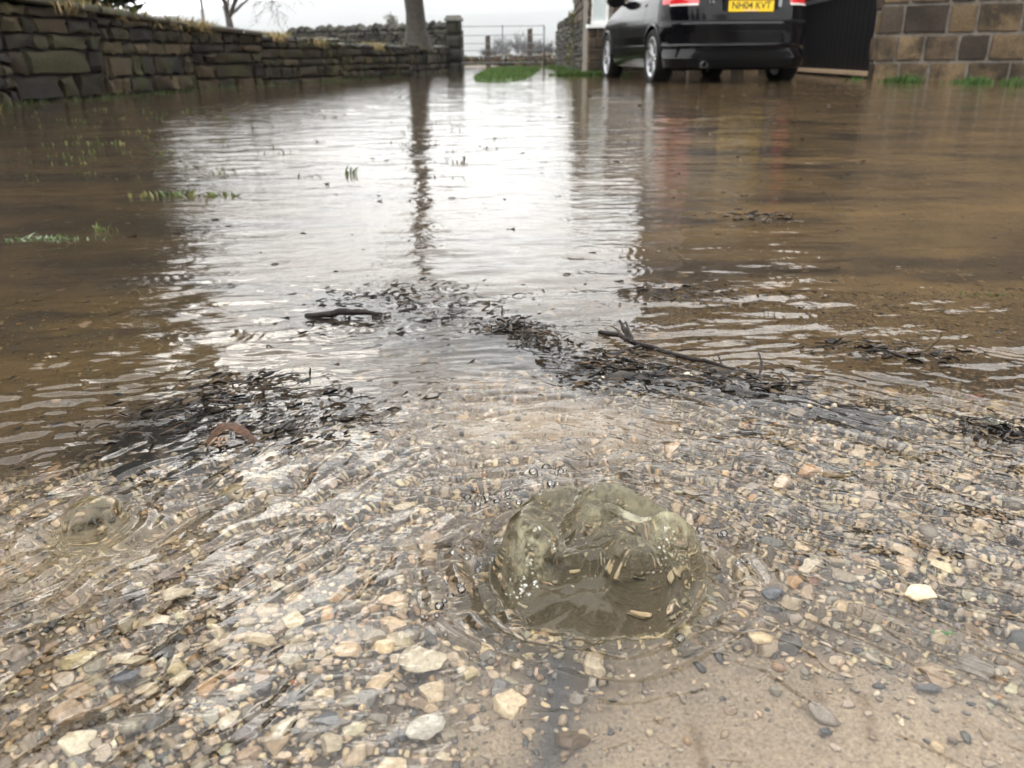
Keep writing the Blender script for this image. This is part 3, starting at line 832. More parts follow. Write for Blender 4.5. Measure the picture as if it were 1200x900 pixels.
# island verge
ISL = [at(548, 92.5), at(560, 95.5), at(585, 98), at(606, 98), at(622, 84), at(626, 80.5), at(590, 80.3)]
IC = [(p.x, p.y) for p in ISL]
def island_h(x, y):
    # a long narrow tongue of turf running away from the viewer
    c0, c1 = at(579, 96.5), at(606, 80.5)
    t_ = np.clip((y - c0.y) / (c1.y - c0.y), -.2, 1.2); cx = c0.x + (c1.x - c0.x) * t_; hw = .42 + .38 * t_
    e = ((x - cx) / hw) ** 2 + ((y - (c0.y + c1.y) / 2) / ((c1.y - c0.y) / 2 + .2)) ** 6
    return .10 * sst(1.15, .55, e + .15 * fbm(x * 2.5, y * 1.2, 545, 3)) - .07
gx, gy = np.meshgrid(np.linspace(-1.2, 1.8, 60), np.linspace(8.0, 26, 120), indexing='xy')
gz = island_h(gx, gy)
o = mesh_np('grass_island', np.stack([gx, gy, gz], -1).reshape(-1, 3), grid_faces(120, 60)[:, ::-1], M_lawn); tag(o, kind='structure')
acc = Acc(); n = 30000
ys_ = rg.uniform(8.3, 25, n); xx = rg.uniform(-1.1, 1.7, n); zz = island_h(xx, ys_); k = zz > -.012
blades(acc, xx[k], ys_[k], zz[k] - .01, .07, .012, GREEN, .7)
tag(acc.build('turf_grass', M_grass, smooth=False), 'bright green grass of the turf island where the drive forks', 'grass', kind='stuff')

# --- trees
def branchy(acc, base, h, r0, seed, col, levels=4, spread=.5, trunk_frac=.45, lean=(0, 0), kids=3, gnarl=.12, minr=.003, up=.25):
    r = random.Random(seed)
    def grow(p, d, L, rad, lv):
        n = 6 if lv else 9
        P = [Vector(p)]; dd = Vector(d)
        for i in range(n):
            gn = gnarl * (.3 if lv == 0 else 1)
            dd = (dd + Vector((r.gauss(0, gn), r.gauss(0, gn), r.gauss(0, gn * .6) + (up * .08 if lv else 0)))).normalized()
            P.append(P[-1] + dd * L / n)
        endr = rad * (.62 if lv == 0 else .35)
        R = [rad + (endr - rad) * (i / n) for i in range(n + 1)]
        if lv == 0:
            R[0] *= 1.65; R[1] *= 1.12
        V, F = tube_np(np.array([v[:] for v in P]), np.array(R), 12 if lv == 0 else (7 if lv == 1 else (5 if lv == 2 else 3)))
        if lv == 0: V += (perlin(V[:, 0] * 9 + seed, V[:, 2] * 3 + V[:, 1] * 9, seed) * rad * .25)[:, None] * np.array([1, 1, 0])
        (acc[0] if lv == 0 else acc[1]).add(V, F, np.array(col) * r.uniform(.8, 1.2))
        if lv >= levels: return
        k = kids + (1 if lv else 2) + (r.random() < .5)
        for q in range(k):
            t_ = 1.0 if q == 0 else r.uniform(.35 if lv else .62, 1)
            i0 = min(n - 1, int(t_ * n)); pp = P[i0].lerp(P[i0 + 1], t_ * n - i0) if i0 < n else P[-1]
            ax = Vector((r.gauss(0, 1), r.gauss(0, 1), r.gauss(0, .4))).normalized()
            nd = (dd + ax * spread * (1.1 if q else .5) + Vector((0, 0, up))).normalized()
            grow(pp, nd, L * r.uniform(.5, .72) * (1 if lv else (1 - trunk_frac) / trunk_frac * .75), max(minr, R[i0] * r.uniform(.42, .6)), lv + 1)
    grow(base, (lean[0], lean[1], 1), h * trunk_frac, r0, 0)
def bark(name, c): return simple_mat(name, c, .8, use_attr=True, nscale=14, namp=.45, bump=.02, bscale=25)
M_bark = bark('wet dark bark', (.03, .025, .02))
def tree(name, base, h, r0, seed, label, group=None, **k):
    root = empty(name, base); tag(root, label, 'tree', group)
    a = (Acc(), Acc()); col = k.pop('col', (.035, .028, .020))
    branchy(a, Vector((0, 0, -.05)), h, r0, seed, col, **k)
    a[0].build('trunk', M_bark, root); a[1].build('crown', M_bark, root)
    return root
tb = at_y(489, 52, 17.4)
print('tree base', tb)
tree('bare_tree', (tb.x, tb.y, .50), 8.5, .195, 5, 'thick trunked bare tree standing on the lawn beside the stone gatepost', levels=4, trunk_frac=.36, spread=.55, gnarl=.05, kids=3)
p = at_y(268, 25, 23)
tree('bare_tree', (p.x, p.y, .6), 6.2, .12, 9, 'slender bare tree with spreading twigs behind the retaining wall', levels=5, trunk_frac=.17, spread=1.0, gnarl=.14, kids=3, col=(.06, .05, .045), minr=.006, up=.02)
p = at_y(238, 20, 34)
tree('bare_tree', (p.x, p.y, .3), 7, .07, 14, 'thin pale bare sapling seen between the dark evergreen and the slender tree', levels=3, trunk_frac=.5, spread=.4, col=(.13, .12, .11), minr=.008)

def leaves_cloud(acc, centers, radii, n, size, cols, seed, shape='leaf'):
    r = np.random.RandomState(seed); k = r.randint(len(centers), size=n)
    C0 = np.array(centers)[k]; R0 = np.array(radii)[k]
    d = r.normal(size=(n, 3)); d /= np.linalg.norm(d, axis=1)[:, None]
    rr_ = r.uniform(.35, 1.0, n) ** .5 * (1 + .25 * perlin(d[:, 0] * 3 + k * 1.7, d[:, 1] * 3 + d[:, 2] * 2.2, seed))
    P = C0 + d * rr_[:, None] * R0
    a = r.normal(size=(n, 3)); a /= np.linalg.norm(a, axis=1)[:, None]
    b = np.cross(a, d + .4 * r.normal(size=(n, 3))); b /= np.linalg.norm(b, axis=1)[:, None] + 1e-9
    s = size * r.uniform(.6, 1.3, n)[:, None]
    V = np.stack([P - a * s, P + b * s * .45, P + a * s, P - b * s * .45], 1).reshape(-1, 3)
    F = (np.arange(n) * 4)[:, None] + np.array([[0, 1, 2, 3]])
    clump = .75 + .5 * np.clip(perlin(P[:, 0] * 2.2, P[:, 2] * 2.2 + P[:, 1], seed + 4) + .5, 0, 1)
    c = np.array(cols)[r.randint(len(cols), size=n)] * clump[:, None] * r.uniform(.75, 1.25, (n, 1))
    acc.add(V, F, np.repeat(c, 4, 0))
M_leaf = leaf_mat('evergreen leaves', .45, .15)
EV = [(.014, .028, .012), (.020, .036, .014), (.028, .045, .018), (.012, .020, .010)]
def evergreen(base, h, rad, seed, label, cols=EV, n=24000, size=.11, name='evergreen_tree', group=None, low=.06):
    root = empty(name, base); tag(root, label, 'tree' if h > 2 else 'bush', group)
    r = random.Random(seed); cen = []; ra = []
    for i in range(44):
        t_ = low + (1 - low) * r.random(); an = r.uniform(0, 6.28)
        w = rad * (math.sin(min(1, (1 - t_) * 1.25 + .12) * math.pi / 2)) * r.uniform(.25, .8) * (.45 + .55 * min(1, t_ / .28))
        cen.append((math.cos(an) * w, math.sin(an) * w, h * t_ * .93)); q = rad * r.uniform(.28, .45); ra.append((q, q, q * .8))
    a = Acc(); leaves_cloud(a, cen, ra, n, size, cols, seed); a.build('crown', M_leaf, root, smooth=False)
    b = (Acc(), Acc()); branchy(b, Vector((0, 0, -.1)), h * .9, h * .03, seed, (.03, .025, .02), levels=2, trunk_frac=.5, spread=.6)
    b[0].build('trunk', M_bark, root); b[1].build('branch', M_bark, root)
for i, (bx, by, h, rad, lab) in enumerate((
        (-4.85, 8.8, 6.4, 1.95, 'dense dark evergreen whose lowest foliage shows just above the wall coping'),
        (-5.2, 6.4, 6.0, 2.0, 'dark evergreen above the middle of the near retaining wall'),
        (-5.0, 4.0, 5.2, 1.7, 'dark evergreen overhanging the nearest stretch of the retaining wall'),)):
    evergreen((bx, by, .6), h, rad, 60 + i, lab, low=.09)

# --- far dry stone wall and gatepost
dry_cols = [(.05, .048, .042), (.075, .07, .06), (.035, .034, .032), (.10, .095, .08), (.055, .052, .035)]
def dry_wall(name, label, p0, p1, h0, h1, seed, zb=-.1, cols=dry_cols, cope=.17, mat=M_dry, ch=(.07, .10, .13), ln=(.12, .36)):
    root = empty(name, (p0[0], p0[1], 0)); tag(root, label, 'wall')
    acc = Acc(); core = bmesh.new(); cop = Acc(); hh = min(h0, h1)
    L = math.dist(p0, p1)
    nseg = max(1, int(L / 2.5))
    for i in range(nseg):
        a = (p0[0] + (p1[0] - p0[0]) * i / nseg, p0[1] + (p1[1] - p0[1]) * i / nseg); b = (p0[0] + (p1[0] - p0[0]) * (i + 1) / nseg, p0[1] + (p1[1] - p0[1]) * (i + 1) / nseg)
        h = h0 + (h1 - h0) * (i + .5) / nseg
        masonry(acc, a, b, zb, h, lambda r: r.choice(ch), lambda r: r.uniform(*ln), cols, gap=.02, rough=.03, seed=seed + i, jitter=.03)
        slab_box(core, a, b, zb, h - .03, -.06, -.45)
    d = Vector((p1[0] - p0[0], p1[1] - p0[1])).normalized(); nn = Vector((d.y, -d.x)); r = random.Random(seed + 5)
    s = 0
    TV, TF = T_small[0][0], T_small[0][1]
    while s < L:
        w = r.uniform(.06, .14); TV, TF = T_small[r.randrange(14)]
        hz = cope * r.uniform(.5, 1.15); h = h0 + (h1 - h0) * s / L
        V = TV * np.array([w * .62, .22, hz]); tl = r.uniform(-.25, .25)
        V = np.stack([V[:, 0] + V[:, 2] * tl, V[:, 1], V[:, 2]], -1)
        X_ = p0[0] + d.x * (s + V[:, 0]) + nn.x * (V[:, 1] - .22); Y_ = p0[1] + d.y * (s + V[:, 0]) + nn.y * (V[:, 1] - .22)
        cop.add(np.stack([X_, Y_, V[:, 2] + h + hz * .55], -1), TF, np.array(cols[r.randrange(len(cols))]) * .8)
        s += w * r.uniform(.9, 1.3)
    org = (p0[0], p0[1], 0)
    for o in (acc.build('stone_face', mat, root, sharp=32), bm_obj('rubble_core', core, M_darkjoint, root), cop.build('coping', mat, root, smooth=False)): shift(o, org)
dry_wall('dry_stone_wall', 'long dark dry stone wall with a jagged top behind the bare tree on the lawn', at_y(336, 60, 31)[:2], at_y(532, 60, 26)[:2], 1.12, 1.08, 200)
# wall end return from the retaining wall to the gate, seen as its stone pier
gp = at_y(533, 60, 21.0)
root = empty('stone_gatepost', (gp.x, gp.y, 0)); tag(root, 'square dark stone gatepost with a flat cap at the end of the retaining wall', 'gatepost')
acc = Acc()
for (ax, ay), (bx, by) in (((-.17, -.17), (.17, -.17)), ((.17, -.17), (.17, .17)), ((-.17, .17), (-.17, -.17)), ((.17, .17), (-.17, .17))):
    masonry(acc, (ax, ay), (bx, by), -.1, 1.10, lambda r: .3, lambda r: .6, [(.03, .028, .025), (.04, .038, .032)], rough=.012, seed=300 + int(ax * 100 + by * 10))
acc.build('shaft', M_dry, root)
bm = bmesh.new(); add_box(bm, (0, 0, .5), (.31, .31, 1.2)); bm_obj('core', bm, M_darkjoint, root)
bm = bmesh.new(); add_box(bm, (0, 0, 1.14), (.44, .44, .075)); add_box(bm, (0, 0, 1.20), (.36, .36, .06)); bm_obj('cap_stone', bm, simple_mat('pale cap', (.16, .15, .13), .7, nscale=8, bump=.01), root, bevel=.015)

# --- metal field gate
M_galv = simple_mat('galvanised steel', (.14, .145, .15), .6, metal=.3, nscale=9, namp=.15)
g0 = at_y(541, 75, 24.5); g1 = at_y(638, 75, 24.5)
root = empty('field_gate', (g0.x, g0.y, 0)); tag(root, 'galvanised steel field gate of thin horizontal bars across the track', 'gate')
gw = g1.x - g0.x
def rod(p0, p1, r, name, mat, parent, n=8):
    V, F = tube_np([p0, tuple((a + b) / 2 for a, b in zip(p0, p1)), p1], [r] * 3, n); return mesh_np(name, V, F, mat, parent)
for z_ in (.16, .32, .48, .66, .87, 1.10): rod((0, 0, z_), (gw, 0, z_), .009, 'bar', M_galv, root)
for x_ in (0.02, gw / 2, gw - .02): rod((x_, .0, .12), (x_, .0, 1.13), .015, 'upright', M_galv, root)
M_wood = simple_mat('weathered timber', (.05, .04, .032), .8, nscale=12, bump=.004)
for px, hh, ll in ((572, .95, 'short weathered timber fence post beyond the left half of the field gate'), (621, 1.15, 'taller dark timber fence post beyond the right half of the field gate')):
    q = at_y(px, 60, 28.5)
    bm = bmesh.new(); add_box(bm, (0, 0, hh / 2 - .1), (.16, .15, hh + .2)); bmesh.ops.bevel(bm, geom=bm.verts[:] + bm.edges[:], offset=.015, segments=1)
    bm.verts.ensure_lookup_table()
    for v_ in bm.verts:
        if v_.co.z > hh - .03: v_.co.z += v_.co.x * .25
    o = bm_obj('fence_post', bm, M_wood); o.location = (q.x, q.y, 0); tag(o, ll, 'post', 'timber posts beyond the gate')
M_galvp = M_galv
q = at_y(637.5, 60, 24.3); bm = bmesh.new(); bmesh.ops.create_cone(bm, cap_ends=True, segments=14, radius1=.028, radius2=.028, depth=1.1, matrix=Matrix.Translation((0, 0, .50)))
bmesh.ops.create_uvsphere(bm, u_segments=12, v_segments=6, radius=.032, matrix=Matrix.Translation((0, 0, 1.05)))
o = bm_obj('gate_hanging_post', bm, M_galvp, smooth=True); o.location = (q.x, q.y, 0); tag(o, 'thin pale steel post at the right end of the field gate', 'post')
dry_wall('field_wall', 'low brown stone wall across the track beyond the gate', at_y(543, 60, 31.5)[:2], at_y(652, 60, 31.5)[:2], .26, .30, 330, cols=[(.12, .085, .055), (.15, .11, .07), (.08, .065, .05), (.10, .10, .05)], cope=.09)
# right-hand dry stone wall from the house corner to the gate
dry_wall('dry_stone_wall', 'dark rough dry stone wall running from the low house back to the field gate', at_y(652, 60, 27)[:2], at_y(687, 60, 14.9)[:2], 1.05, .86, 360, ch=(.06, .09, .12))

# bare thorn bushes beyond the gate
for i, (px, yy, h, w) in enumerate(((600, 36, 1.35, .75), (578, 37, .95, .6), (622, 38, 1.15, .7), (641, 37, 1.05, .5))):
    q = at_y(px, 60, yy)
    root = empty('thorn_bush', (q.x, q.y, -.1)); tag(root, ['largest bare grey thorn bush centred beyond the field gate', 'small bare thorn bush between the gatepost and the short timber post', 'bare grey thorn bush just behind the tall timber post', 'bare thorn bush beside the far end of the right dry stone wall'][i], 'bush', 'bare bushes beyond the gate')
    b = (Acc(), Acc())
    for k in range(7):
        branchy(b, Vector((random.Random(i * 9 + k).uniform(-w / 2, w / 2), 0, 0)), h * 1.15, .022, 600 + i * 9 + k, (.075, .07, .07), levels=3, trunk_frac=.3, spread=.9, gnarl=.2, kids=3, minr=.006, lean=(random.Random(k + i).uniform(-.5, .5), 0))
    b[0].build('stems', M_bark, root); b[1].build('twigs', M_bark, root)
# small trees on the far skyline left of the big tree
for i, (px, yy, h) in enumerate(((412, 60, 2.4), (578 - 110, 55, 2.9))):
    q = at_y([408, 460][i], 60, yy)
    evergreen((q.x, q.y, -1.2 if i == 0 else -.6), h + [.7, .6][i], .95, 80 + i, ['small rounded far bush showing over the dry stone wall', 'small far bush over the dry stone wall next to the thick trunk'][i], n=2600, size=.09, cols=[(.09, .09, .075), (.12, .12, .09)], name='far_bush')
# shrub over right-hand wall, twigs above it
q = at_y(676, 40, 18.5)
evergreen((q.x + .1, q.y, .0), 1.62, .42, 91, 'yellow green shrub leaning over the dry stone wall beside the low house', n=3500, size=.03, cols=[(.16, .15, .045), (.10, .11, .04), (.22, .19, .07), (.06, .07, .03)], name='garden_shrub')
q = at_y(694, 40, 19.5)
tree('bare_tree', (q.x + .1, q.y, 0), 3.4, .05, 23, 'small twiggy tree leaning over the corner of the low house', levels=3, trunk_frac=.35, spread=.8, lean=(-.12, 0), minr=.004)

# ------------------------------------------------------------------ buildings
hs = [(.15, .105, .058), (.10, .072, .045), (.18, .128, .07), (.085, .06, .038), (.055, .042, .030), (.11, .08, .05)]
def perp(p0, p1):
    d = Vector((p1[0] - p0[0], p1[1] - p0[1])).normalized(); return d, Vector((d.y, -d.x))
P1 = at(1021, 93.5); P1 = (P1.x, P1.y)
dr = Vector((math.cos(math.radians(-23)), math.sin(math.radians(-23))))
P2 = (P1[0] + dr.x * 6.5, P1[1] + dr.y * 6.5)
SB = (P1[0] + .55, P1[1] + 6.2)
print('P1', P1, 'P2', P2, 'SB', SB)
root = empty('stone_barn', (P1[0], P1[1], 0)); tag(root, 'coursed gritstone building with black doors beside the parked car', 'building')
EAVE = 4.3
acc = Acc(); core = bmesh.new()
big_c = lambda r: r.choice((.27, .30, .33))
masonry(acc, P1, P2, -.1, EAVE, big_c, lambda r: r.uniform(.26, .48), hs, gap=.020, rough=.010, seed=401, round_=.3)
slab_box(core, P1, P2, -.2, EAVE, -.022, -.4)
# the side facing the car: a wide black doorway
Ls = math.dist(P1, SB)
masonry(acc, SB, P1, -.1, EAVE, big_c, lambda r: r.uniform(.26, .48), hs, gap=.020, rough=.010, seed=402, holes=((.5, Ls - .22, -.2, 2.4),))
for (a, b, z0, z1) in ((0, .5, -.2, EAVE), (.5, Ls - .22, 2.4, EAVE), (Ls - .22, Ls - .06, -.2, EAVE)):
    d, n = perp(SB, P1); A = (SB[0] + d.x * a, SB[1] + d.y * a); B = (SB[0] + d.x * b, SB[1] + d.y * b)
    slab_box(core, A, B, z0, z1, -.022, -.4)
org = (P1[0], P1[1], 0)
w = acc.build('wall', M_hstone, root, sharp=32); shift(w, org)
mo = bm_obj('mortar', core, M_mortar, w); shift(mo, org)
d, n = perp(SB, P1)
M_blackpaint = simple_mat('black painted boards', (.006, .006, .007), .5, nscale=30, bump=.002, spec=.12)
bm = bmesh.new(); A = (SB[0] + d.x * .45, SB[1] + d.y * .45); B = (SB[0] + d.x * (Ls - .2), SB[1] + d.y * (Ls - .2))
slab_box(bm, A, B, -.1, 2.4, -.16, -.22)
for k in range(24):
    t0 = k / 24; a2 = (A[0] + (B[0] - A[0]) * (t0 + .003), A[1] + (B[1] - A[1]) * (t0 + .003)); b2 = (A[0] + (B[0] - A[0]) * (t0 + .038), A[1] + (B[1] - A[1]) * (t0 + .038))
    slab_box(bm, a2, b2, .11, 2.39, -.156, -.16)
do = bm_obj('door', bm, M_blackpaint, root); shift(do, org)
bm = bmesh.new(); slab_box(bm, A, B, 1.04, 1.10, -.11, -.145); r_ = bm_obj('rail', bm, simple_mat('grey rail', (.05, .055, .06), .5), do); shift(r_, org)
bm = bmesh.new(); slab_box(bm, A, B, .035, .085, -.04, -.24); th_ = bm_obj('threshold', bm, simple_mat('pale timber sill', (.42, .30, .19), .6, nscale=15, bump=.002), root); shift(th_, org)
# roof: ridge parallel to the front
dv, nv = perp(P1, P2)
M_slate = simple_mat('stone slates', (.06, .055, .05), .6, nscale=5, namp=.35, bump=.015, bscale=12)
bm = bmesh.new(); e0 = Vector((P1[0], P1[1])) - dv * .25 + nv * .25; e1 = Vector((P2[0], P2[1])) + dv * .25 + nv * .25; dp = 6.2
pr = [(e0, EAVE + .02), (e1, EAVE + .02), (e1 - nv * dp / 2, EAVE + 1.8), (e0 - nv * dp / 2, EAVE + 1.8), (e1 - nv * dp, EAVE + .02), (e0 - nv * dp, EAVE + .02)]
vs = [bm.verts.new((q.x, q.y, zz)) for q, zz in pr] + [bm.verts.new((q.x, q.y, zz + .09)) for q, zz in pr]
for f in ((0, 1, 2, 3), (3, 2, 4, 5), (6, 7, 8, 9), (9, 8, 10, 11), (0, 1, 7, 6), (5, 4, 10, 11), (0, 3, 9, 6), (3, 5, 11, 9), (1, 2, 8, 7), (2, 4, 10, 8)): bm.faces.new([vs[i] for i in f])
ro = bm_obj('roof', bm, M_slate, root); shift(ro, org)
bm = bmesh.new(); gq = [(Vector(P1), 0), (Vector(P1) - nv * dp, 0)]
vv = [bm.verts.new((P1[0] - nv.x * .45, P1[1] - nv.y * .45, EAVE)), bm.verts.new((P1[0] - nv.x * (dp - .4), P1[1] - nv.y * (dp - .4), EAVE)), bm.verts.new((P1[0] - nv.x * (dp / 2 - .2), P1[1] - nv.y * (dp / 2 - .2), EAVE + 1.75))]
bm.faces.new(vv); gb = bm_obj('gable', bm, M_mortar, root); shift(gb, org)

# low house behind the car
HA = at_y(688, 86, 14.4); HA = (HA.x, HA.y); HB = (SB[0] + .1, 15.0)
root = empty('low_house', (HA[0], HA[1], 0)); tag(root, 'low brown stone house with a white framed window behind the car', 'building')
acc = Acc(); core = bmesh.new()
d, n = perp(HA, HB); wx0 = at_y(692.5, 20, 14.42).x - HA[0]; wx1 = at_y(714, 20, 14.45).x - HA[0]
WZ0 = at_y(700, 28.5, 14.4).z; WZ1 = 1.85; Lh = math.dist(HA, HB)
masonry(acc, HA, HB, -.1, 2.08, lambda r: r.choice((.15, .18, .21)), lambda r: r.uniform(.14, .34), hs, gap=.016, rough=.010, seed=420, holes=((wx0, wx1, WZ0, WZ1),))
for (a, b, z0, z1) in ((0, wx0, -.2, 2.08), (wx0, wx1, -.2, WZ0), (wx0, wx1, WZ1, 2.08), (wx1, Lh, -.2, 2.08)):
    slab_box(core, (HA[0] + d.x * a, HA[1] + d.y * a), (HA[0] + d.x * b, HA[1] + d.y * b), z0, z1, -.022, -.35)
th = empty('tall_house', (HB[0] - 2.2, HB[1], 0)); tag(th, 'tall stone house rising behind the car, mostly above the view', 'building')
tA = (HA[0] + d.x * 1.75, HA[1] + d.y * 1.75 - .12); tB = (HB[0] - .02, HB[1] - .12); tC = (tA[0] + .05, tA[1] + 5)
ta = Acc(); tcore = bmesh.new()
masonry(ta, tA, tB, -.1, 5.0, lambda r: r.choice((.18, .21, .24)), lambda r: r.uniform(.2, .42), hs, gap=.016, rough=.010, seed=430)
masonry(ta, tC, tA, 2.2, 5.0, lambda r: r.choice((.18, .21, .24)), lambda r: r.uniform(.2, .42), hs, gap=.016, rough=.010, seed=431)
slab_box(tcore, tA, tB, -.2, 5.0, -.022, -.35); slab_box(tcore, tC, (tA[0], tA[1] + .4), 2.2, 5.0, -.022, -.35)
torg = (HB[0] - 2.2, HB[1], 0)
tw = ta.build('wall', M_hstone, th, sharp=32); shift(tw, torg); tm = bm_obj('mortar', tcore, M_mortar, tw); shift(tm, torg)
tr = bmesh.new(); e0 = Vector(tA) + Vector((-.2, -.25)); e1 = Vector(tB) + Vector((.2, -.25)); 
pr = [(e0, 5.0), (e1, 5.0), (e1 + Vector((0, 3)), 6.7), (e0 + Vector((0, 3)), 6.7), (e1 + Vector((0, 6)), 5.0), (e0 + Vector((0, 6)), 5.0)]
vs = [tr.verts.new((q.x, q.y, zz)) for q, zz in pr] + [tr.verts.new((q.x, q.y, zz + .09)) for q, zz in pr]
for f in ((0, 1, 2, 3), (3, 2, 4, 5), (6, 7, 8, 9), (9, 8, 10, 11), (0, 1, 7, 6), (5, 4, 10, 11), (0, 3, 9, 6), (3, 5, 11, 9), (1, 2, 8, 7), (2, 4, 10, 8)): tr.faces.new([vs[i] for i in f])
tro = bm_obj('roof', tr, M_slate, th); shift(tro, torg)
HC = (HA[0] + .1, HA[1] + 4.5)
masonry(acc, HC, HA, -.1, 2.08, lambda r: r.choice((.15, .18, .21)), lambda r: r.uniform(.14, .34), hs, gap=.016, rough=.010, seed=421)
slab_box(core, HC, (HA[0], HA[1] + .36), -.2, 2.08, -.022, -.35)
org = (HA[0], HA[1], 0)
w = acc.build('wall', M_hstone, root, sharp=32); shift(w, org); mo = bm_obj('mortar', core, M_mortar, w); shift(mo, org)
M_white = simple_mat('white window paint', (.80, .80, .78), .35, nscale=10, namp=.04)
M_curtain = simple_mat('net curtain', (.62, .68, .66), .8, nscale=25, namp=.06)
def sb_local(z0, z1, a, b, t0, t1, name, mat, parent, bev=.004):
    bm = bmesh.new(); slab_box(bm, (HA[0] + d.x * a, HA[1] + d.y * a), (HA[0] + d.x * b, HA[1] + d.y * b), z0, z1, t0, t1); o = bm_obj(name, bm, mat, parent, bevel=bev); shift(o, org); return o
bm = bmesh.new()
for (a, b, z0, z1) in ((wx0, wx0 + .05, WZ0, WZ1), (wx1 - .05, wx1, WZ0, WZ1), (wx0 + .052, wx1 - .052, WZ0, WZ0 + .06), (wx0 + .052, wx1 - .052, WZ1 - .06, WZ1), (wx0 + .052, wx1 - .052, 1.42, 1.46)):
    slab_box(bm, (HA[0] + d.x * a, HA[1] + d.y * a), (HA[0] + d.x * b, HA[1] + d.y * b), z0, z1, -.035, -.10)
win = bm_obj('window', bm, M_white, root); shift(win, org)
sb_local(WZ0 - .055, WZ0 - .004, wx0 - .07, wx1 + .07, .05, -.05, 'sill', M_white, win)
M_glass = simple_mat('window glass', (.55, .62, .60), .05, spec=.6)
sb_local(WZ0 + .06, WZ1 - .06, wx0 + .05, wx1 - .05, -.065, -.072, 'pane', M_glass, win, 0)
bm = bmesh.new(); q0 = Vector(HA) + n * .2 - d * .15; q1 = Vector(HB) + n * .2 + d * 0
pr = [(q0, 2.07), (q1, 2.07), (q1 - n * 4.8, 2.5), (q0 - n * 4.8, 2.5)]
vs = [bm.verts.new((q.x, q.y, zz)) for q, zz in pr] + [bm.verts.new((q.x, q.y, zz + .08)) for q, zz in pr]
for f in ((0, 1, 2, 3), (4, 5, 6, 7), (0, 1, 5, 4), (1, 2, 6, 5), (2, 3, 7, 6), (3, 0, 4, 7)): bm.faces.new([vs[i] for i in f])
ro = bm_obj('roof', bm, M_slate, root); shift(ro, org)
# weeds at the foot of the buildings
acc = Acc()
def weeds(p, n, h, w, sp, cols=GREEN): 
    blades(acc, p[0] + rg.normal(0, sp, n), p[1] + rg.normal(0, .03, n), np.full(n, -.0), h, w, cols, .9)
for px, py, n, h in ((1040, 96, 90, .07), (1058, 96, 160, .13), (1068, 96.5, 100, .09), (1120, 97, 60, .07), (1138, 98, 120, .13), (1150, 98, 90, .1), (1186, 99.5, 70, .12), (1000, 93, 60, .06)):
    p = at(px, py + .5); weeds((p.x, p.y - .03), n // 2, h * .8, .014, .07, [(.04, .11, .02), (.07, .15, .03), (.05, .08, .02)])
for k in range(12):
    t_ = k / 12; p = (HA[0] - .45 + 1.0 * t_, HA[1] - .15 - .25 * t_); weeds(p, 120, .09, .012, .10)
for k in range(10):
    p = at_y(648 + k * 4, 80, 24 - k * .9); weeds((p[0], p[1]), 90, .12, .016, .15)
tag(acc.build('weeds', M_grass, smooth=False), 'green weeds sprouting along the feet of the stone buildings', 'weeds', kind='stuff')

# ------------------------------------------------------------------ parked hatchback (local: origin under the rear axle, +Y forward)
M_paint = simple_mat('black car paint', (.002, .002, .003), .10, spec=.25)
M_plastic = simple_mat('dark plastic', (.006, .006, .006), .6, spec=.15)
M_cglass = simple_mat('tinted car glass', (.008, .010, .012), .04, spec=.7)
M_tyre = simple_mat('tyre rubber', (.008, .008, .008), .75, bump=.002, bscale=60, spec=.15)
M_alloy = simple_mat('silver alloy', (.34, .345, .355), .4, metal=.7)
M_red = simple_mat('red lamp lens', (.55, .012, .015), .12, spec=.7, coat=.5)
M_clear = simple_mat('clear lamp lens', (.75, .66, .62), .15, spec=.7)
M_yellow = simple_mat('yellow plate', (.85, .56, .01), .4)
M_black = simple_mat('black lettering', (.01, .01, .01), .5)
LV = [  # z, rear y, front y, half width, corner x, corner y, rear bow
    (.17, -.56, 3.20, .78, .20, .20, .03), (.20, -.66, 3.32, .845, .26, .24, .04), (.30, -.735, 3.40, .868, .30, .28, .06), (.40, -.765, 3.43, .876, .42, .42, .12),
    (.435, -.792, 3.44, .880, .42, .42, .12), (.455, -.772, 3.44, .878, .42, .42, .12), (.56, -.785, 3.43, .884, .42, .42, .12), (.655, -.790, 3.40, .886, .42, .42, .12), (.68, -.770, 3.36, .886, .42, .41, .12),
    (.70, -.715, 3.32, .886, .41, .40, .115), (.76, -.705, 3.22, .885, .40, .39, .11), (.84, -.690, 2.92, .881, .39, .38, .105), (.90, -.675, 2.62, .875, .38, .38, .10), (.955, -.655, 2.30, .864, .37, .38, .095),
    (1.0, -.628, 2.05, .848, .36, .38, .09), (1.03, -.600, 1.96, .828, .24, .28, .05), (1.12, -.515, 1.78, .782, .24, .30, .06), (1.22, -.400, 1.56, .728, .24, .32, .07), (1.32, -.255, 1.28, .668, .24, .35, .07),
    (1.375, -.120, 1.02, .615, .26, .40, .06), (1.405, .06, .78, .52, .26, .30, .04), (1.42, .24, .56, .30, .15, .15, .01)]
LVa = np.array(LV)
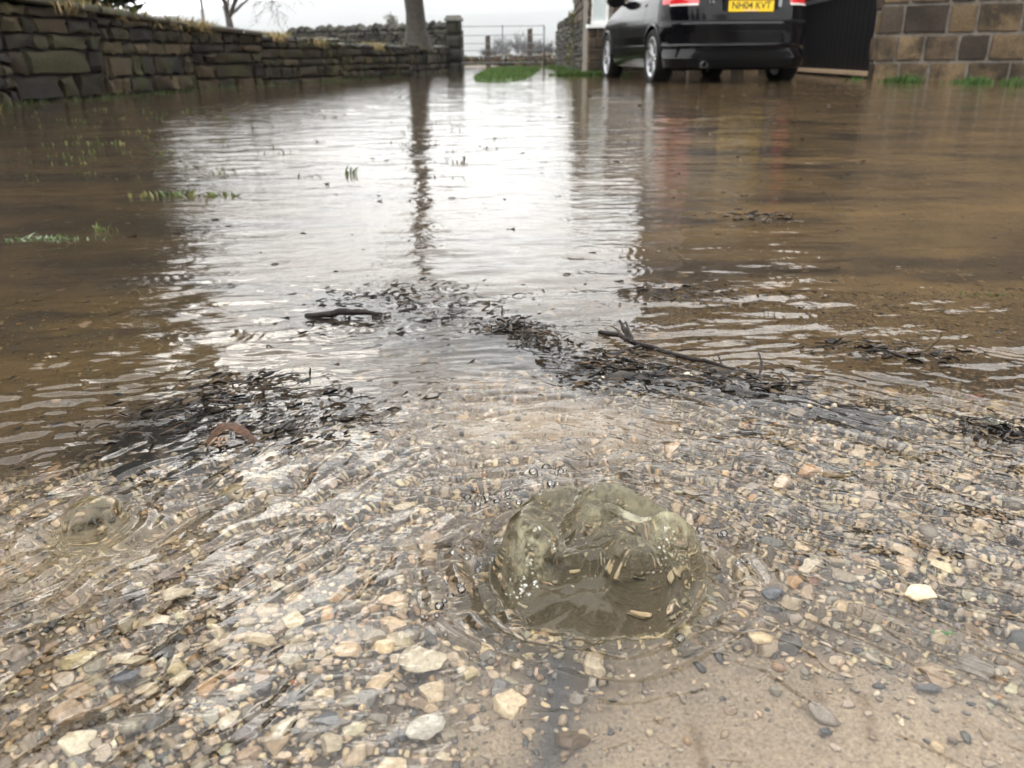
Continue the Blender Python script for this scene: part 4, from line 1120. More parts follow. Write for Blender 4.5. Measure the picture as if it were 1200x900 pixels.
def ring(z):
    _, yr, yf, w, cx, cy, bow = [np.interp(z, LVa[:, 0], LVa[:, i]) for i in range(7)]
    pts = []
    nr, ncn, nsd = 10, 8, 46
    for i in range(nr): pts.append(((w - cx) * i / nr, yr))
    for i in range(ncn):
        a = math.pi / 2 * i / ncn; pts.append((w - cx + cx * math.sin(a), yr + cy - cy * math.cos(a)))
    for i in range(nsd): pts.append((w, yr + cy + (yf - yr - 2 * cy) * i / nsd))
    for i in range(ncn):
        a = math.pi / 2 * i / ncn; pts.append((w - cx + cx * math.cos(a), yf - cy + cy * math.sin(a)))
    for i in range(nr + 1): pts.append(((w - cx) * (1 - i / nr), yf))
    out = []
    ym = (yr + yf) / 2
    for x_, y_ in pts:
        if y_ < ym: y_ = y_ + bow * (x_ / w) ** 2 * sst(.9, 0, y_ - yr) 
        else: y_ = y_ - .16 * (x_ / w) ** 2 * sst(.9, 0, yf - y_)
        x_ = x_ * (1 - .035 * ((y_ - 1.2) / 2.1) ** 2)
        out.append((x_, y_))
    return np.array(out)
zl = np.unique(np.concatenate([LVa[:, 0], np.linspace(.2, 1.38, 34)]))
half = [ring(z_) for z_ in zl]
nh = len(half[0])
full = []
for h_ in half:
    full.append(np.vstack([h_, (h_[1:-1] * np.array([-1, 1]))[::-1]]))
nf = len(full[0])
V = np.vstack([np.column_stack([f_, np.full(nf, z_)]) for f_, z_ in zip(full, zl)])
i = np.arange(len(zl) - 1)[:, None] * nf; j = np.arange(nf)[None]; j2 = (j + 1) % nf
F = np.stack([i + j, i + j2, i + nf + j2, i + nf + j], -1).reshape(-1, 4)
car = empty('parked_car', (0, 0, 0)); tag(car, 'black three-door hatchback parked beside the stone building, rear towards the water, yellow number plate', 'car')
bm = bmesh.new(); vv = [bm.verts.new(p) for p in V]
for f_ in F: bm.faces.new([vv[q] for q in f_])
bm.faces.new(vv[:nf]); bm.faces.new(vv[-nf:])
body0 = bm_obj('body_work', bm, M_paint)
cut = bmesh.new()
for y_ in (0, 2.578):
    for sx in (-1, 1):
        bmesh.ops.create_cone(cut, cap_ends=True, segments=48, radius1=.350, radius2=.350, depth=.36, matrix=Matrix.Translation((sx * .80, y_, .325)) @ Matrix.Rotation(math.pi / 2, 4, 'Y'))
cutter = bm_obj('cutter', cut, None)
md = body0.modifiers.new('b', 'BOOLEAN'); md.object = cutter; md.operation = 'DIFFERENCE'; md.solver = 'EXACT'
bpy.context.view_layer.update()
me = bpy.data.meshes.new_from_object(body0.evaluated_get(bpy.context.evaluated_depsgraph_get()))
bpy.data.objects.remove(cutter); bpy.data.objects.remove(body0)
# split off the glass
bm = bmesh.new(); bm.from_mesh(me)
def is_glass(c, nrm):
    if c.z < 1.035 or c.z > 1.345: return None
    yr = np.interp(c.z, LVa[:, 0], LVa[:, 1]); yf = np.interp(c.z, LVa[:, 0], LVa[:, 2]); w = np.interp(c.z, LVa[:, 0], LVa[:, 3])
    if c.y < yr + .12 and abs(c.x) < w - .16: return 'rear_window'
    if c.y > yf - .20 and abs(c.x) < w - .10: return 'windscreen'
    if abs(c.x) > w - .06 and yr + .42 < c.y < yf - .30 and not (.72 < c.y < .82): return 'side_window'
    return None
parts = {}
for f_ in bm.faces:
    k = is_glass(f_.calc_center_median(), f_.normal)
    if k: parts.setdefault(k + ('L' if f_.calc_center_median().x < 0 else 'R') if k == 'side_window' else k, []).append(f_)
drop = []
for k, fs in parts.items():
    A = Acc()
    for f_ in fs:
        A.add([(v_.co + v_.normal * -.004)[:] for v_ in f_.verts], [list(range(len(f_.verts))) if len(f_.verts) == 4 else [0, 1, 2, 2]])
    A.build(k.rstrip('LR'), M_cglass, car); drop += fs
bmesh.ops.delete(bm, geom=drop, context='FACES')
bm.to_mesh(me); bm.free(); me.materials.clear(); me.materials.append(M_paint)
for p in me.polygons: p.use_smooth = True
me.set_sharp_from_angle(angle=math.radians(28))
me.name = 'body'; body = link(bpy.data.objects.new('body', me), car)
def surf(u, z_, off):
    """point on the body: u = signed sample index from the rear centre (negative: left)"""
    h_ = ring(z_); k = abs(u); i0 = min(int(k), nh - 2); t_ = k - i0
    p = h_[i0] * (1 - t_) + h_[i0 + 1] * t_; tg = h_[i0 + 1] - h_[i0]; nn = np.array([tg[1], -tg[0]]); nn /= np.linalg.norm(nn) + 1e-9
    p = p + nn * off; s = 1 if u >= 0 else -1
    return (p[0] * s, p[1], z_)
def patch(us, zs, off, name, mat, parent, cut=None):
    V = [surf(u, z_, off) for z_ in zs for u in us]; n = len(us)
    F = [[a * n + b, a * n + b + 1, (a + 1) * n + b + 1, (a + 1) * n + b] for a in range(len(zs) - 1) for b in range(n - 1)]
    return mesh_np(name, np.array(V), np.array(F), mat, parent)
lin = np.linspace
for s in (-1, 1):
    tl = patch(lin(10.6, 16.8, 20) * s, lin(.872, 1.01, 6), .006, 'tail_light', M_red, car)
    patch(lin(10.7, 15, 14) * s, lin(.852, .871, 3), .007, 'reversing_lamp', M_clear, tl)
patch(lin(-17, 17, 60), lin(.683, .697, 3), .004, 'bumper_gap', M_plastic, car)
patch(lin(-11, 11, 30), lin(.20, .37, 5), .004, 'lower_valance', M_plastic, car)
for s in (-1, 1):
    for (u0, u1, z0, z1, nm) in ((41.5, 41.62, .24, 1.0, 'door_seam'), (58.5, 58.62, .24, .99, 'door_seam')):
        patch(lin(u0 - 13, u1 - 13, 2) * s if u0 < 50 else lin(u0 - 10.5, u1 - 10.5, 2) * s, lin(z0 + .05, z1, 10), .002, nm, M_plastic, car)
    patch(lin(24, 44, 30) * s, lin(.40, .425, 3), .010, 'side_strip', M_paint, car)
    patch(lin(30.2, 32.6, 6) * s, lin(.90, .925, 3), .022, 'door_handle', M_paint, car)
# arch lips
for y_ in (0, 2.578):
    for s in (-1, 1):
        P = []; 
        for a in np.linspace(-.15, math.pi + .15, 26):
            yy, zz = y_ + .352 * math.cos(a), .325 + .352 * math.sin(a)
            w = np.interp(zz, LVa[:, 0], LVa[:, 3]) * (1 - .035 * ((yy - 1.2) / 2.1) ** 2); P.append((s * (w + .004), yy, zz))
        V, F = tube_np(P, [.012] * len(P), 6); mesh_np('arch_lip', V, F, M_paint, car)
def text_mesh(txt, size, name, mat, parent, loc, rot, sx=1.0, depth=.001, bold=0):
    cu = bpy.data.curves.new('txt', 'FONT'); cu.body = txt; cu.size = size; cu.align_x = 'CENTER'; cu.align_y = 'CENTER'; cu.extrude = depth; cu.offset = bold
    to = bpy.data.objects.new('t', cu); S.collection.objects.link(to); bpy.context.view_layer.update()
    me = bpy.data.meshes.new_from_object(to.evaluated_get(bpy.context.evaluated_depsgraph_get())); bpy.data.objects.remove(to)
    me.materials.clear(); me.materials.append(mat)
    for v_ in me.vertices: v_.co.x *= sx
    o = bpy.data.objects.new(name, me); o.location = loc; o.rotation_euler = rot; return link(o, parent)
bm = bmesh.new(); add_box(bm, (.05, -.712, .837), (.52, .012, .112)); bmesh.ops.bevel(bm, geom=[e for e in bm.edges if abs(e.verts[0].co.y - e.verts[1].co.y) > .005], offset=.012, segments=3)
pl_ = bm_obj('number_plate', bm, M_yellow, car)
text_mesh('NH04 KVT', .105, 'lettering', M_black, pl_, (.05, -.7195, .841), (math.pi / 2, 0, 0), .93, .0006, .0012)
bm = bmesh.new(); add_box(bm, (.05, -.7195, .792), (.16, .002, .010)); bm_obj('maker_strip', bm, simple_mat('pink strip', (.8, .5, .4), .5), pl_)
bm = bmesh.new(); add_box(bm, (.05, -.703, .90), (.62, .012, .20)); bm_obj('plate_recess', bm, M_plastic, car)
text_mesh('1.6', .045, 'badge', M_alloy, car, (-.40, -.695, .885), (math.pi / 2, 0, 0), 1.3, .003)
bm = bmesh.new(); add_box(bm, (.385, -.705, .885), (.045, .012, .12), rz=.3); bm_obj('recess_glint', bm, M_alloy, car, bevel=.01)  # pale strip imitating the reflection on the plate recess edge
# mirrors
for s in (-1, 1):
    bm = bmesh.new(); bmesh.ops.create_uvsphere(bm, u_segments=18, v_segments=12, radius=1, matrix=Matrix.Translation((s * .98, 1.60, 1.03)) @ Matrix.Diagonal((.125, .085, .085, 1)))
    for v_ in bm.verts:
        if v_.co.y < 1.56: v_.co.y = 1.56
    mi = bm_obj('mirror', bm, M_paint, car, smooth=True)
    bm = bmesh.new(); add_box(bm, (s * .86, 1.62, .985), (.10, .05, .04)); bm_obj('bracket', bm, M_plastic, mi)
bm = bmesh.new()
for s in (-1, 1): pass
bmesh.ops.create_cone(bm, cap_ends=False, segments=18, radius1=.035, radius2=.035, depth=.16, matrix=Matrix.Translation((-.45, -.70, .235)) @ Matrix.Rotation(math.pi / 2, 4, 'X')); bm_obj('exhaust', bm, M_alloy, car, smooth=True)
bm = bmesh.new(); add_box(bm, (0, 1.3, .22), (1.2, 3.4, .10)); add_box(bm, (0, 0, .30), (1.25, .12, .10)); bm_obj('underbody', bm, M_plastic, car)
# wheels
def lathe(prof, n=40):
    P = np.array(prof); a = np.linspace(0, 2 * np.pi, n, endpoint=False)
    V = np.stack([np.repeat(P[:, 0][:, None], n, 1), P[:, 1][:, None] * np.cos(a)[None], P[:, 1][:, None] * np.sin(a)[None]], -1).reshape(-1, 3)
    m_ = len(P); i = np.arange(m_ - 1)[:, None] * n; j = np.arange(n)[None]; j2 = (j + 1) % n
    return V, np.stack([i + j, i + j2, i + n + j2, i + n + j], -1).reshape(-1, 4)
wheel0 = None
for y_ in (0, 2.578):
    for s in (-1, 1):
        wh = bpy.data.objects.new('wheel', None); link(wh, car); wh.location = (s * .775, y_, .316); wh.rotation_euler = (.3 * y_, 0, 0 if s > 0 else math.pi)
        V, F = lathe([(-.09, .235), (-.105, .27), (-.105, .292), (-.085, .312), (-.04, .318), (0, .318), (.04, .318), (.085, .312), (.105, .292), (.105, .262), (.092, .228), (.06, .222)], 44)
        mesh_np('tyre', V, F, M_tyre, wh)
        V, F = lathe([(-.08, .215), (.05, .213), (.085, .222), (.094, .231), (.098, .222), (.088, .208), (.05, .198), (.03, .19)], 44)
        a = Acc(); a.add(V, F)
        V, F = lathe([(.03, .0), (.078, .0), (.085, .03), (.078, .05), (.05, .06), (.03, .06)], 24); a.add(V, F)
        for k in range(10):
            an = 2 * math.pi * (k // 2) / 5 + (.17 if k % 2 else -.17)
            r0, r1 = .045, .215; an1 = an + (.05 if k % 2 else -.05)
            q = []
            for (rr_, aa, w_, xx_) in ((r0, an * .9 + an * .1, .017, .078), ((r0 + r1) / 2, (an + an1) / 2, .014, .082), (r1, an1, .019, .082)):
                c_ = np.array([0, math.cos(aa), math.sin(aa)]); t_ = np.array([0, -math.sin(aa), math.cos(aa)])
                for (dx_, dt_) in ((-.03, -1), (-.006, -1), (0, -.6), (0, .6), (-.006, 1), (-.03, 1)): q.append(c_ * rr_ + t_ * w_ * dt_ + np.array([xx_ + dx_, 0, 0]))
            FF_ = [[b * 6 + e, b * 6 + e + 1, (b + 1) * 6 + e + 1, (b + 1) * 6 + e] for b in range(2) for e in range(5)]
            a.add(q, FF_)
        a.build('rim', M_alloy, wh)
        V, F = lathe([(.0, 0.001), (.0, .14), (.01, .14), (.01, .001)], 30); mesh_np('brake_disc', V, F, simple_mat('brake disc', (.12, .12, .12), .4, metal=.6), wh)
RW = at_y(763, 60, 10.5); FWp = at_y(711, 60, 13.05)
yaw = math.atan2(RW.x - FWp.x, 2.55)
print('car yaw', math.degrees(yaw), RW, FWp)
car.rotation_euler = (0, 0, yaw)
car.location = Vector((RW.x, RW.y, 0)) + Vector((math.cos(yaw), math.sin(yaw), 0)) * .875 + Vector((0, 0, -.035))

# ------------------------------------------------------------------ leaf litter, sticks, tufts, single stones, bubbles
def wz(x, y):
    x = np.atleast_1d(np.asarray(x, float)); y = np.atleast_1d(np.asarray(y, float))
    return waves(x, y) + dome_h(x, y)[0] + domel_h(x, y)
M_litter = simple_mat('wet leaf mould', (.02, .017, .013), .30, use_attr=True, spec=.25)
LIT = [(.010, .009, .008), (.016, .012, .008), (.008, .008, .008), (.030, .020, .011), (.055, .036, .018), (.012, .010, .008), (.09, .062, .034)]
def crumple(acc, r, cx, cy, cz, size, ang, cols):
    n = 4; u = np.linspace(-1, 1, n); U, Vv = np.meshgrid(u, u)
    w = np.cos(U * 1.35) * r.uniform(.10, .45)
    a = r.uniform(.2, 1.1); b = r.uniform(-2, 2); cz_ = .35 * np.sin(U * 2.2 + b) + .45 * (Vv ** 2) * a * r.choice((-1, 1)) + .2 * np.sin(Vv * 3 + b * 2)
    x_ = U * size; y_ = Vv * w * size; z_ = cz_ * size * .55
    t = r.gauss(0, .4); y2 = y_ * math.cos(t) - z_ * math.sin(t); z2 = y_ * math.sin(t) + z_ * math.cos(t)
    X_ = cx + x_ * math.cos(ang) - y2 * math.sin(ang); Y_ = cy + x_ * math.sin(ang) + y2 * math.cos(ang)
    acc.add(np.stack([X_, Y_, cz + z2], -1).reshape(-1, 3), grid_faces(n, n), np.array(r.choice(cols)) * r.uniform(.7, 1.3))
def twig(acc, r, p, ang, L, rad, col, rise=.0, bend=.5, n=8):
    P = []; x_, y_, z_ = p
    for i in range(n + 1):
        t_ = i / n; P.append((x_, y_, z_ + rise * math.sin(t_ * math.pi)))
        x_ += math.cos(ang) * L / n; y_ += math.sin(ang) * L / n; ang += r.gauss(0, bend) / n * 2
    V, F = tube_np(P, [rad * (1 - .6 * i / n) for i in range(n + 1)], 6); acc.add(V, F, col)
    return P
_gy = np.linspace(.4, 3.2, 700); _gx = np.linspace(-1.2, 1.2, 700); _WG = wz(*[g.ravel() for g in np.meshgrid(_gx, _gy)]).reshape(700, 700)
def WH(x, y): return float(_WG[int(np.clip((y - .4) / 2.8 * 699, 0, 699)), int(np.clip((x + 1.2) / 2.4 * 699, 0, 699))])
def litter(pts, w, n, label, seed, zt=.004, size=(.003, .010), flow=None, ntw=8, cols=LIT):
    r = random.Random(seed); pp = [at(*p) for p in pts]; c = pp[len(pp) // 2]
    root = empty('leaf_litter', (c.x, c.y, 0)); tag(root, label, 'leaf litter', 'dark drifts of wet leaf litter', 'thing')
    a = Acc(); b = Acc()
    for i in range(int(n * 2.2)):
        k = r.random() * (len(pp) - 1); k0 = int(k); q = pp[k0].lerp(pp[min(k0 + 1, len(pp) - 1)], k - k0) if len(pp) > 1 else pp[0]
        sc_ = (q.y / .7); dx_, dy_ = r.gauss(0, w * 1.0), r.gauss(0, w * .55)
        fall = math.exp(-(dx_ ** 2 + (dy_ * 1.8) ** 2) / (2 * w * w))
        ang = (flow if flow is not None else r.uniform(0, 6.28)) + r.gauss(0, .5); hw = WH(q.x + dx_, q.y + dy_)
        crumple(a, r, q.x + dx_ - c.x, q.y + dy_ - c.y, (r.uniform(-.003, zt * .6) if r.random() < .85 else zt * 1.2) * (.2 + fall * .8) + hw, (size[0] + (size[1] - size[0]) * r.random() ** 2.5) * .75 * sc_ ** .5, ang, cols)
    for i in range(ntw):
        k = r.random() * (len(pp) - 1); k0 = int(k); q = pp[k0].lerp(pp[min(k0 + 1, len(pp) - 1)], k - k0) if len(pp) > 1 else pp[0]
        b = Acc(); twig(b, r, (q.x + r.gauss(0, w) - c.x, q.y + r.gauss(0, w * .5) - c.y, r.uniform(.001, zt)), (flow if flow is not None else r.uniform(0, 6.28)) + r.gauss(0, .6), r.uniform(.012, .038), r.uniform(.0005, .0013), r.choice([(.02, .014, .01), (.05, .032, .018), (.012, .010, .009)]), r.uniform(0, .003), .9)
        b.build('twig', M_litter, root)
    a.build('leaves', M_litter, root)
litter([(205, 500), (255, 470), (330, 452)], .045, 330, 'large dark raft of leaf litter left of the bright reflection, around the curled brown leaf', 1, .005, ntw=22, flow=.4)
litter([(300, 520), (350, 505), (430, 470)], .035, 170, 'thin drift of black leaf litter trailing right of the curled brown leaf', 2, .003, ntw=14, flow=.8)
litter([(590, 385), (610, 388), (655, 408)], .022, 190, 'black heap of wet leaves standing clear of the water with green sprouts behind', 3, .012, (.003, .009), ntw=14)
litter([(690, 420), (740, 428), (700, 445), (760, 440)], .035, 260, 'wide tangle of black leaf litter and roots below the dark fallen branch', 4, .006, ntw=26, flow=-.3)
litter([(800, 432), (860, 448), (930, 458)], .03, 170, 'black leaf litter strung along the right end of the fallen branch', 5, .004, ntw=14, flow=-.3)
litter([(440, 350), (500, 345), (520, 372), (400, 385)], .065, 330, 'broad speckled patch of leaf litter under the reflection of the tree trunk', 6, .003, (.002, .008), ntw=18, flow=.1)
litter([(1130, 506), (1180, 510), (1230, 512)], .022, 160, 'dark clump of leaf litter at the right edge of the shallow gravel', 7, .007, ntw=6)
litter([(960, 408), (1040, 412), (1100, 422)], .03, 130, 'long dark strip of leaf litter below the pale forked twig', 8, .002, ntw=8, flow=-.1)
litter([(775, 255 + 80), (800, 352), (900, 350)], .06, 90, 'scattered leaf litter over the rippling hump of gravel at the right', 9, .002, ntw=8)
litter([(860, 254), (905, 256)], .05, 60, 'small dark float of litter alone on the brown water at the right', 10, .002, (.004, .010), ntw=3, flow=0)
# loose bits carried by the current
acc = Acc(); r = random.Random(44)
for i in range(420):
    yy = .42 * math.exp(r.random() * 1.0); xx = r.uniform(-.6, .6) * (yy + .1)
    fl = .9 if xx < .0 else -.6
    s_ = r.uniform(.0012, .005) * (yy / .6) ** .5
    crumple(acc, r, xx, yy, r.uniform(-.006, .0005), s_, fl + r.gauss(0, .3), LIT)
for i in range(380):
    yy = 1.1 * math.exp(r.random() * 2.2); xx = r.uniform(-.5, .45) * (yy + .1)
    crumple(acc, r, xx, yy, .001, r.uniform(.004, .012) * (yy / 3) ** .5, r.gauss(0, .4), LIT + [(.06, .05, .02)])
tag(acc.build('leaf_debris', M_litter), 'tiny dark leaf fragments drifting over the whole sheet of water', 'debris', kind='stuff')

def stick(name, label, pts, rad, col, seed, cat='twig', extra=()):
    zk = .6 if name == 'branch' else 1; P = [Vector((*at(px, py, z_ * zk)[:2], z_ * zk)) for px, py, z_ in pts]; c = P[len(P) // 2].copy(); c.z = 0
    # smooth
    Q = []
    for i in range(len(P) - 1):
        for t_ in (0, .34, .67): Q.append(P[i].lerp(P[i + 1], t_))
    Q.append(P[-1])
    r = random.Random(seed); Q = [q + Vector((r.gauss(0, rad * .35), r.gauss(0, rad * .35), r.gauss(0, rad * .2))) - c for q in Q]
    n = len(Q); R = [rad * (.45 + .75 * math.sin(math.pi * min(1, .25 + .75 * i / n))) * r.uniform(.8, 1.15) for i in range(n)]
    a = Acc(); V, F = tube_np([q[:] for q in Q], R, 9); a.add(V, F, col)
    for (e, rd) in extra:
        E = [Vector((*at(px, py, z_ * zk)[:2], z_ * zk)) - c for px, py, z_ in e]
        E2 = []
        for i in range(len(E) - 1):
            for t_ in (0, .5): E2.append(E[i].lerp(E[i + 1], t_) + Vector((r.gauss(0, rd * .4), r.gauss(0, rd * .4), 0)))
        E2.append(E[-1]); V, F = tube_np([q[:] for q in E2], [rd * (1 - .5 * i / len(E2)) for i in range(len(E2))], 6); a.add(V, F, col)
    o = a.build(name, M_bark2); o.location = c; tag(o, label, cat)
    return o
M_bark2 = simple_mat('sodden bark', (.02, .015, .012), .55, use_attr=True, nscale=180, namp=.6, bump=.003, bscale=220, spec=.2)
stick('stick', 'dark half-sunk stick lying flat on the bright water above the leaf drifts', [(358, 371, .001), (380, 368, .006), (405, 366, .009), (425, 366, .010), (443, 368, .008)], .0036, (.022, .016, .013), 1, 'stick',
      extra=[([(372, 374, .0), (385, 377, -.002)], .003), ([(410, 372, .002), (400, 378, -.002)], .002)])
stick('branch', 'dark knobbly fallen branch reaching across the black leaf tangle to the brown shallows', [(700, 389, .006), (726, 392, .012), (744, 402, .010), (768, 408, .006), (800, 418, .005), (840, 426, .003), (885, 440, .0)], .0025, (.018, .013, .011), 2, 'branch',
      extra=[([(736, 398, .01), (731, 386, .022), (726, 376, .030)], .003), ([(742, 402, .012), (736, 388, .024), (733, 377, .026)], .0022), ([(752, 404, .008), (730, 412, .006), (715, 422, .0)], .002), ([(890, 440, 0), (893, 424, .012), (889, 414, .018)], .0016), ([(845, 428, .002), (842, 418, .010)], .0012)])
stick('twig', 'pale brown forked twig sticking up out of the brown shallows', [(1083, 413, -.002), (1092, 404, .006), (1101, 395, .014), (1104, 389, .02)], .0016, (.10, .07, .035), 3, extra=[([(1101, 395, .014), (1086, 389, .012), (1072, 381, .006)], .0012)])
stick('twig', 'tiny twig with a bud standing at the right end of the large leaf raft', [(309, 466, -.002), (308, 458, .008), (304, 450, .014), (303, 446, .016)], .0010, (.04, .028, .02), 4, extra=[([(308, 458, .008), (315, 452, .013)], .0007), ([(304, 449, .014), (302, 445, .018)], .002)])
stick('twig', 'thin short stem poking up just above the black heap of wet leaves', [(590, 371, .0), (588, 360, .006), (681, 300 + 50, .0)][:2], .0012, (.02, .016, .012), 5)
stick('twig', 'short dark twig lying in the current left of the water dome', [(396, 556, -.001), (404, 545, .002), (415, 533, .001)], .0014, (.03, .022, .014), 6)
# curled dead leaf
c = at(262, 508)
root = empty('dead_leaf', c); tag(root, 'curled reddish brown dead leaf arching out of the dark leaf raft', 'leaf')
a = Acc()
L0 = [(240, 522, .001), (250, 508, .009), (264, 500, .015), (280, 500, .014), (292, 506, .008), (303, 517, .001)]
L1 = [(247, 527, .001), (256, 514, .008), (268, 508, .013), (280, 510, .010), (290, 516, .004), (298, 524, .0)]
P0 = [Vector((*at(p_[0], p_[1] + p_[2] * 900, 0)[:2], p_[2])) - c for p_ in L0]; P1_ = [Vector((*at(p_[0], p_[1] + p_[2] * 900, 0)[:2], p_[2])) - c for p_ in L1]
V = []
for p_, q_ in zip(P0, P1_):
    mid = (p_ + q_) / 2 + Vector((0, 0, .002)); V += [p_[:], ((p_ + mid) / 2)[:], mid[:], q_[:]]
a.add(V, grid_faces(6, 4), (.055, .024, .010))
a.build('blade', simple_mat('dead leaf', (.1, .05, .02), .5, use_attr=True, nscale=260, namp=.7, bump=.003, bscale=200, spec=.3), root)
b = Acc(); r = random.Random(3)
for k, (px, py) in enumerate(((248, 534), (256, 537), (262, 540), (268, 534))):
    twig(b, r, tuple((Vector((*at(256 + k * 3, 522)[:2], .007)) - c)), -1.9 + .35 * k, .017, .0012, (.22, .15, .10), 0, .8)
b.build('stalk', M_bark2, root)

# grass tufts growing through the water
def tuft(px, py, n, h, sp, label, cols, seed, w=.0016, lean=.9):
    h *= .42; lean *= 1.8; p = at(px, py); rr_ = np.random.RandomState(seed); a = Acc(); k = p.y / .8
    blades(a, rr_.normal(0, sp, n), rr_.normal(0, sp * .22, n), np.full(n, -.004), h, w * k ** .5, cols, lean, rr_)
    o = a.build('grass_tuft', M_grass, smooth=False); o.location = p; tag(o, label, 'grass tuft', 'grass tufts standing in the flood')
GR2 = [(.06, .10, .02), (.10, .14, .035), (.045, .07, .02), (.17, .16, .06)]
tuft(50, 282, 90, .035, .055, 'long low grass tuft at the far left of the flood', [(.08, .13, .04), (.20, .24, .15)], 1, .004)
tuft(122, 272, 16, .05, .012, 'small upright grass tuft just right of the long low tuft', GR2, 2, .003)
tuft(222, 230, 70, .05, .06, 'yellow green tuft on the edge of the bright sky reflection', GR2, 3, .005)
tuft(1157, 347, 40, .022, .022, 'bright green grass tuft on the brown bank at the right edge', GR2, 4, .0025)
tuft(901, 344, 16, .016, .010, 'tiny green tuft amid the speckled gravel right of centre', GR2, 5)
tuft(622, 385, 14, .026, .010, 'green shoots behind the black leaf heap', GR2, 6, .0018, .4)
tuft(590, 366, 5, .022, .003, 'single green shoot left of the black leaf heap', GR2, 7, .0018, .4)
tuft(643, 372, 8, .018, .005, 'short green shoot right of the black leaf heap', GR2, 8, .0018, .5)
tuft(652, 396, 4, .022, .003, 'lone yellow shoot below the black leaf heap', GR2[1:], 9, .0018, .3)
tuft(411, 205, 6, .08, .01, 'thin blade pair standing alone in the bright water', GR2[:2], 10, .004, .3)
tuft(1112, 740, 14, .006, .003, 'tiny vivid green seedling beside the wet sand shelf', [(.05, .30, .03), (.09, .36, .05)], 11, .0035, 1.2)
tuft(935, 385, 8, .012, .006, 'sparse dark green sprout over the brown shallows', GR2[:1], 12)
# sparse specks of grass in the far left shallows
acc = Acc(); r = random.Random(71)
for i in range(90):
    px, py = (r.uniform(10, 300), r.uniform(128, 215)) if i < 60 else (r.uniform(260, 620), r.uniform(108, 215))
    p = at(px, py); n = r.randint(2, 8); sp = .02 + .02 * p.y / 3
    blades(acc, p.x + rg.normal(0, sp, n), p.y + rg.normal(0, sp * .4, n), np.full(n, -.005), .010 + .003 * p.y, .004 + .0006 * p.y, GR2 if i < 60 else [(.06, .06, .03), (.10, .09, .03)], .9)
tag(acc.build('sparse_grass', M_grass, smooth=False), 'scattered grass tips poking through the far shallows', 'grass', kind='stuff')

# single stones one can point to
def stone(px, py, wpx, col, label, seed, flat=.45, emerge=0.0, asp=.72, yaw=0., bank=T_big):
    p = at(px, py); dist = (Vector(p) - Vector((0, 0, CAMH))).length * math.cos(math.radians(max(0, (py - 450)) / 450 * 25))
    s_ = wpx / 942 * dist / 2
    TV, TF = stone_template(4, 3000 + seed, 12, (.45, .8), .07)
    V = TV * np.array([s_, s_ * asp, s_ * flat]); ca, sa = math.cos(yaw), math.sin(yaw)
    V = np.stack([V[:, 0] * ca - V[:, 1] * sa, V[:, 0] * sa + V[:, 1] * ca, V[:, 2]], -1)
    o = mesh_np('pebble', V, TF, M_stone, col=np.tile(np.array(col), (len(V), 1)))
    o.location = (p.x, p.y, (-s_ * flat - .0012) if not emerge else emerge - s_ * flat); tag(o, label, 'pebble', 'larger pebbles on the bed')
stone(1080, 699, 40, (.56, .45, .29), 'cream blunt pebble standing dry above the water near the right edge', 1, .5, .006)
stone(498, 766, 62, (.42, .36, .26), 'broad pale flat flint left below the water dome', 2, .3, 0, .8, .2)
stone(500, 850, 50, (.40, .37, .31), 'flat grey pebble with dark spots below the broad pale flint', 3, .3, 0, .8, .6)
stone(450, 756, 34, (.55, .40, .22), 'honey coloured rounded pebble just left of the broad pale flint', 4, .5, 0, .85, 1.2)
stone(1086, 804, 32, (.07, .07, .075), 'dark slate oval pebble on the wet sand shelf', 5, .25, 0, .5)
stone(88, 770, 42, (.46, .38, .22), 'long cream wedge pebble at the lower left', 6, .4, 0, .5, .3)
stone(158, 772, 32, (.50, .43, .31), 'whitish domed pebble right of the long cream wedge', 7, .5)
stone(213, 790, 30, (.52, .44, .30), 'pale upright pebble, third of the cream stones at the lower left', 8, .5, 0, .7, .9)
stone(148, 788, 34, (.06, .065, .075), 'blue black pebble under the whitish domed pebble', 9, .4, 0, .6, .1)
stone(385, 838, 34, (.07, .075, .085), 'dark blue grey pebble in the gravel at bottom centre left', 10, .4, 0, .6)
stone(330, 850, 44, (.50, .44, .33), 'long pale angular pebble slanting at the bottom left of centre', 11, .4, 0, .5, .9)
stone(890, 745, 28, (.50, .38, .22), 'small cream pebble between the water dome and the sand shelf', 12, .45)
stone(470, 590, 30, (.45, .38, .27), 'pale pebble upstream of the dome at the edge of the sand', 13, .4)
stone(905, 690, 26, (.08, .085, .10), 'small blue grey pebble right of the water dome', 14, .4)
stone(208, 690, 34, (.50, .42, .30), 'round pale pebble in the gravel right of the small water bubble', 15, .45, 0, .8)
stone(968, 865 - 10, 14, (.05, .05, .055), 'tiny black grain on the wet sand shelf', 16, .5)
stone(775, 432, 12, (.3, .3, .3), 'little grey pebble by the fallen branch', 17, .5)

# bubbles round the upwelling
M_bub = bpy.data.materials.new('bubble film'); M_bub.use_nodes = True; t = M_bub.node_tree; t.nodes.clear()
o_ = N(t, 'ShaderNodeOutputMaterial'); f_ = N(t, 'ShaderNodeFresnel', i_IOR=1.6); tr_ = N(t, 'ShaderNodeBsdfTransparent'); gl_ = N(t, 'ShaderNodeBsdfGlossy', i_Roughness=.02); mx_ = N(t, 'ShaderNodeMixShader')
t.links.new(f_.outputs[0], mx_.inputs[0]); t.links.new(tr_.outputs[0], mx_.inputs[1]); t.links.new(gl_.outputs[0], mx_.inputs[2]); t.links.new(mx_.outputs[0], o_.inputs['Surface'])
bub_me = None
M_froth = simple_mat('white froth', (.92, .92, .88), .15, spec=.8)  # white beads for froth and for the bright highlights on the flanks
M_froth.node_tree.nodes['Principled BSDF'].inputs['Transmission Weight'].default_value = .55
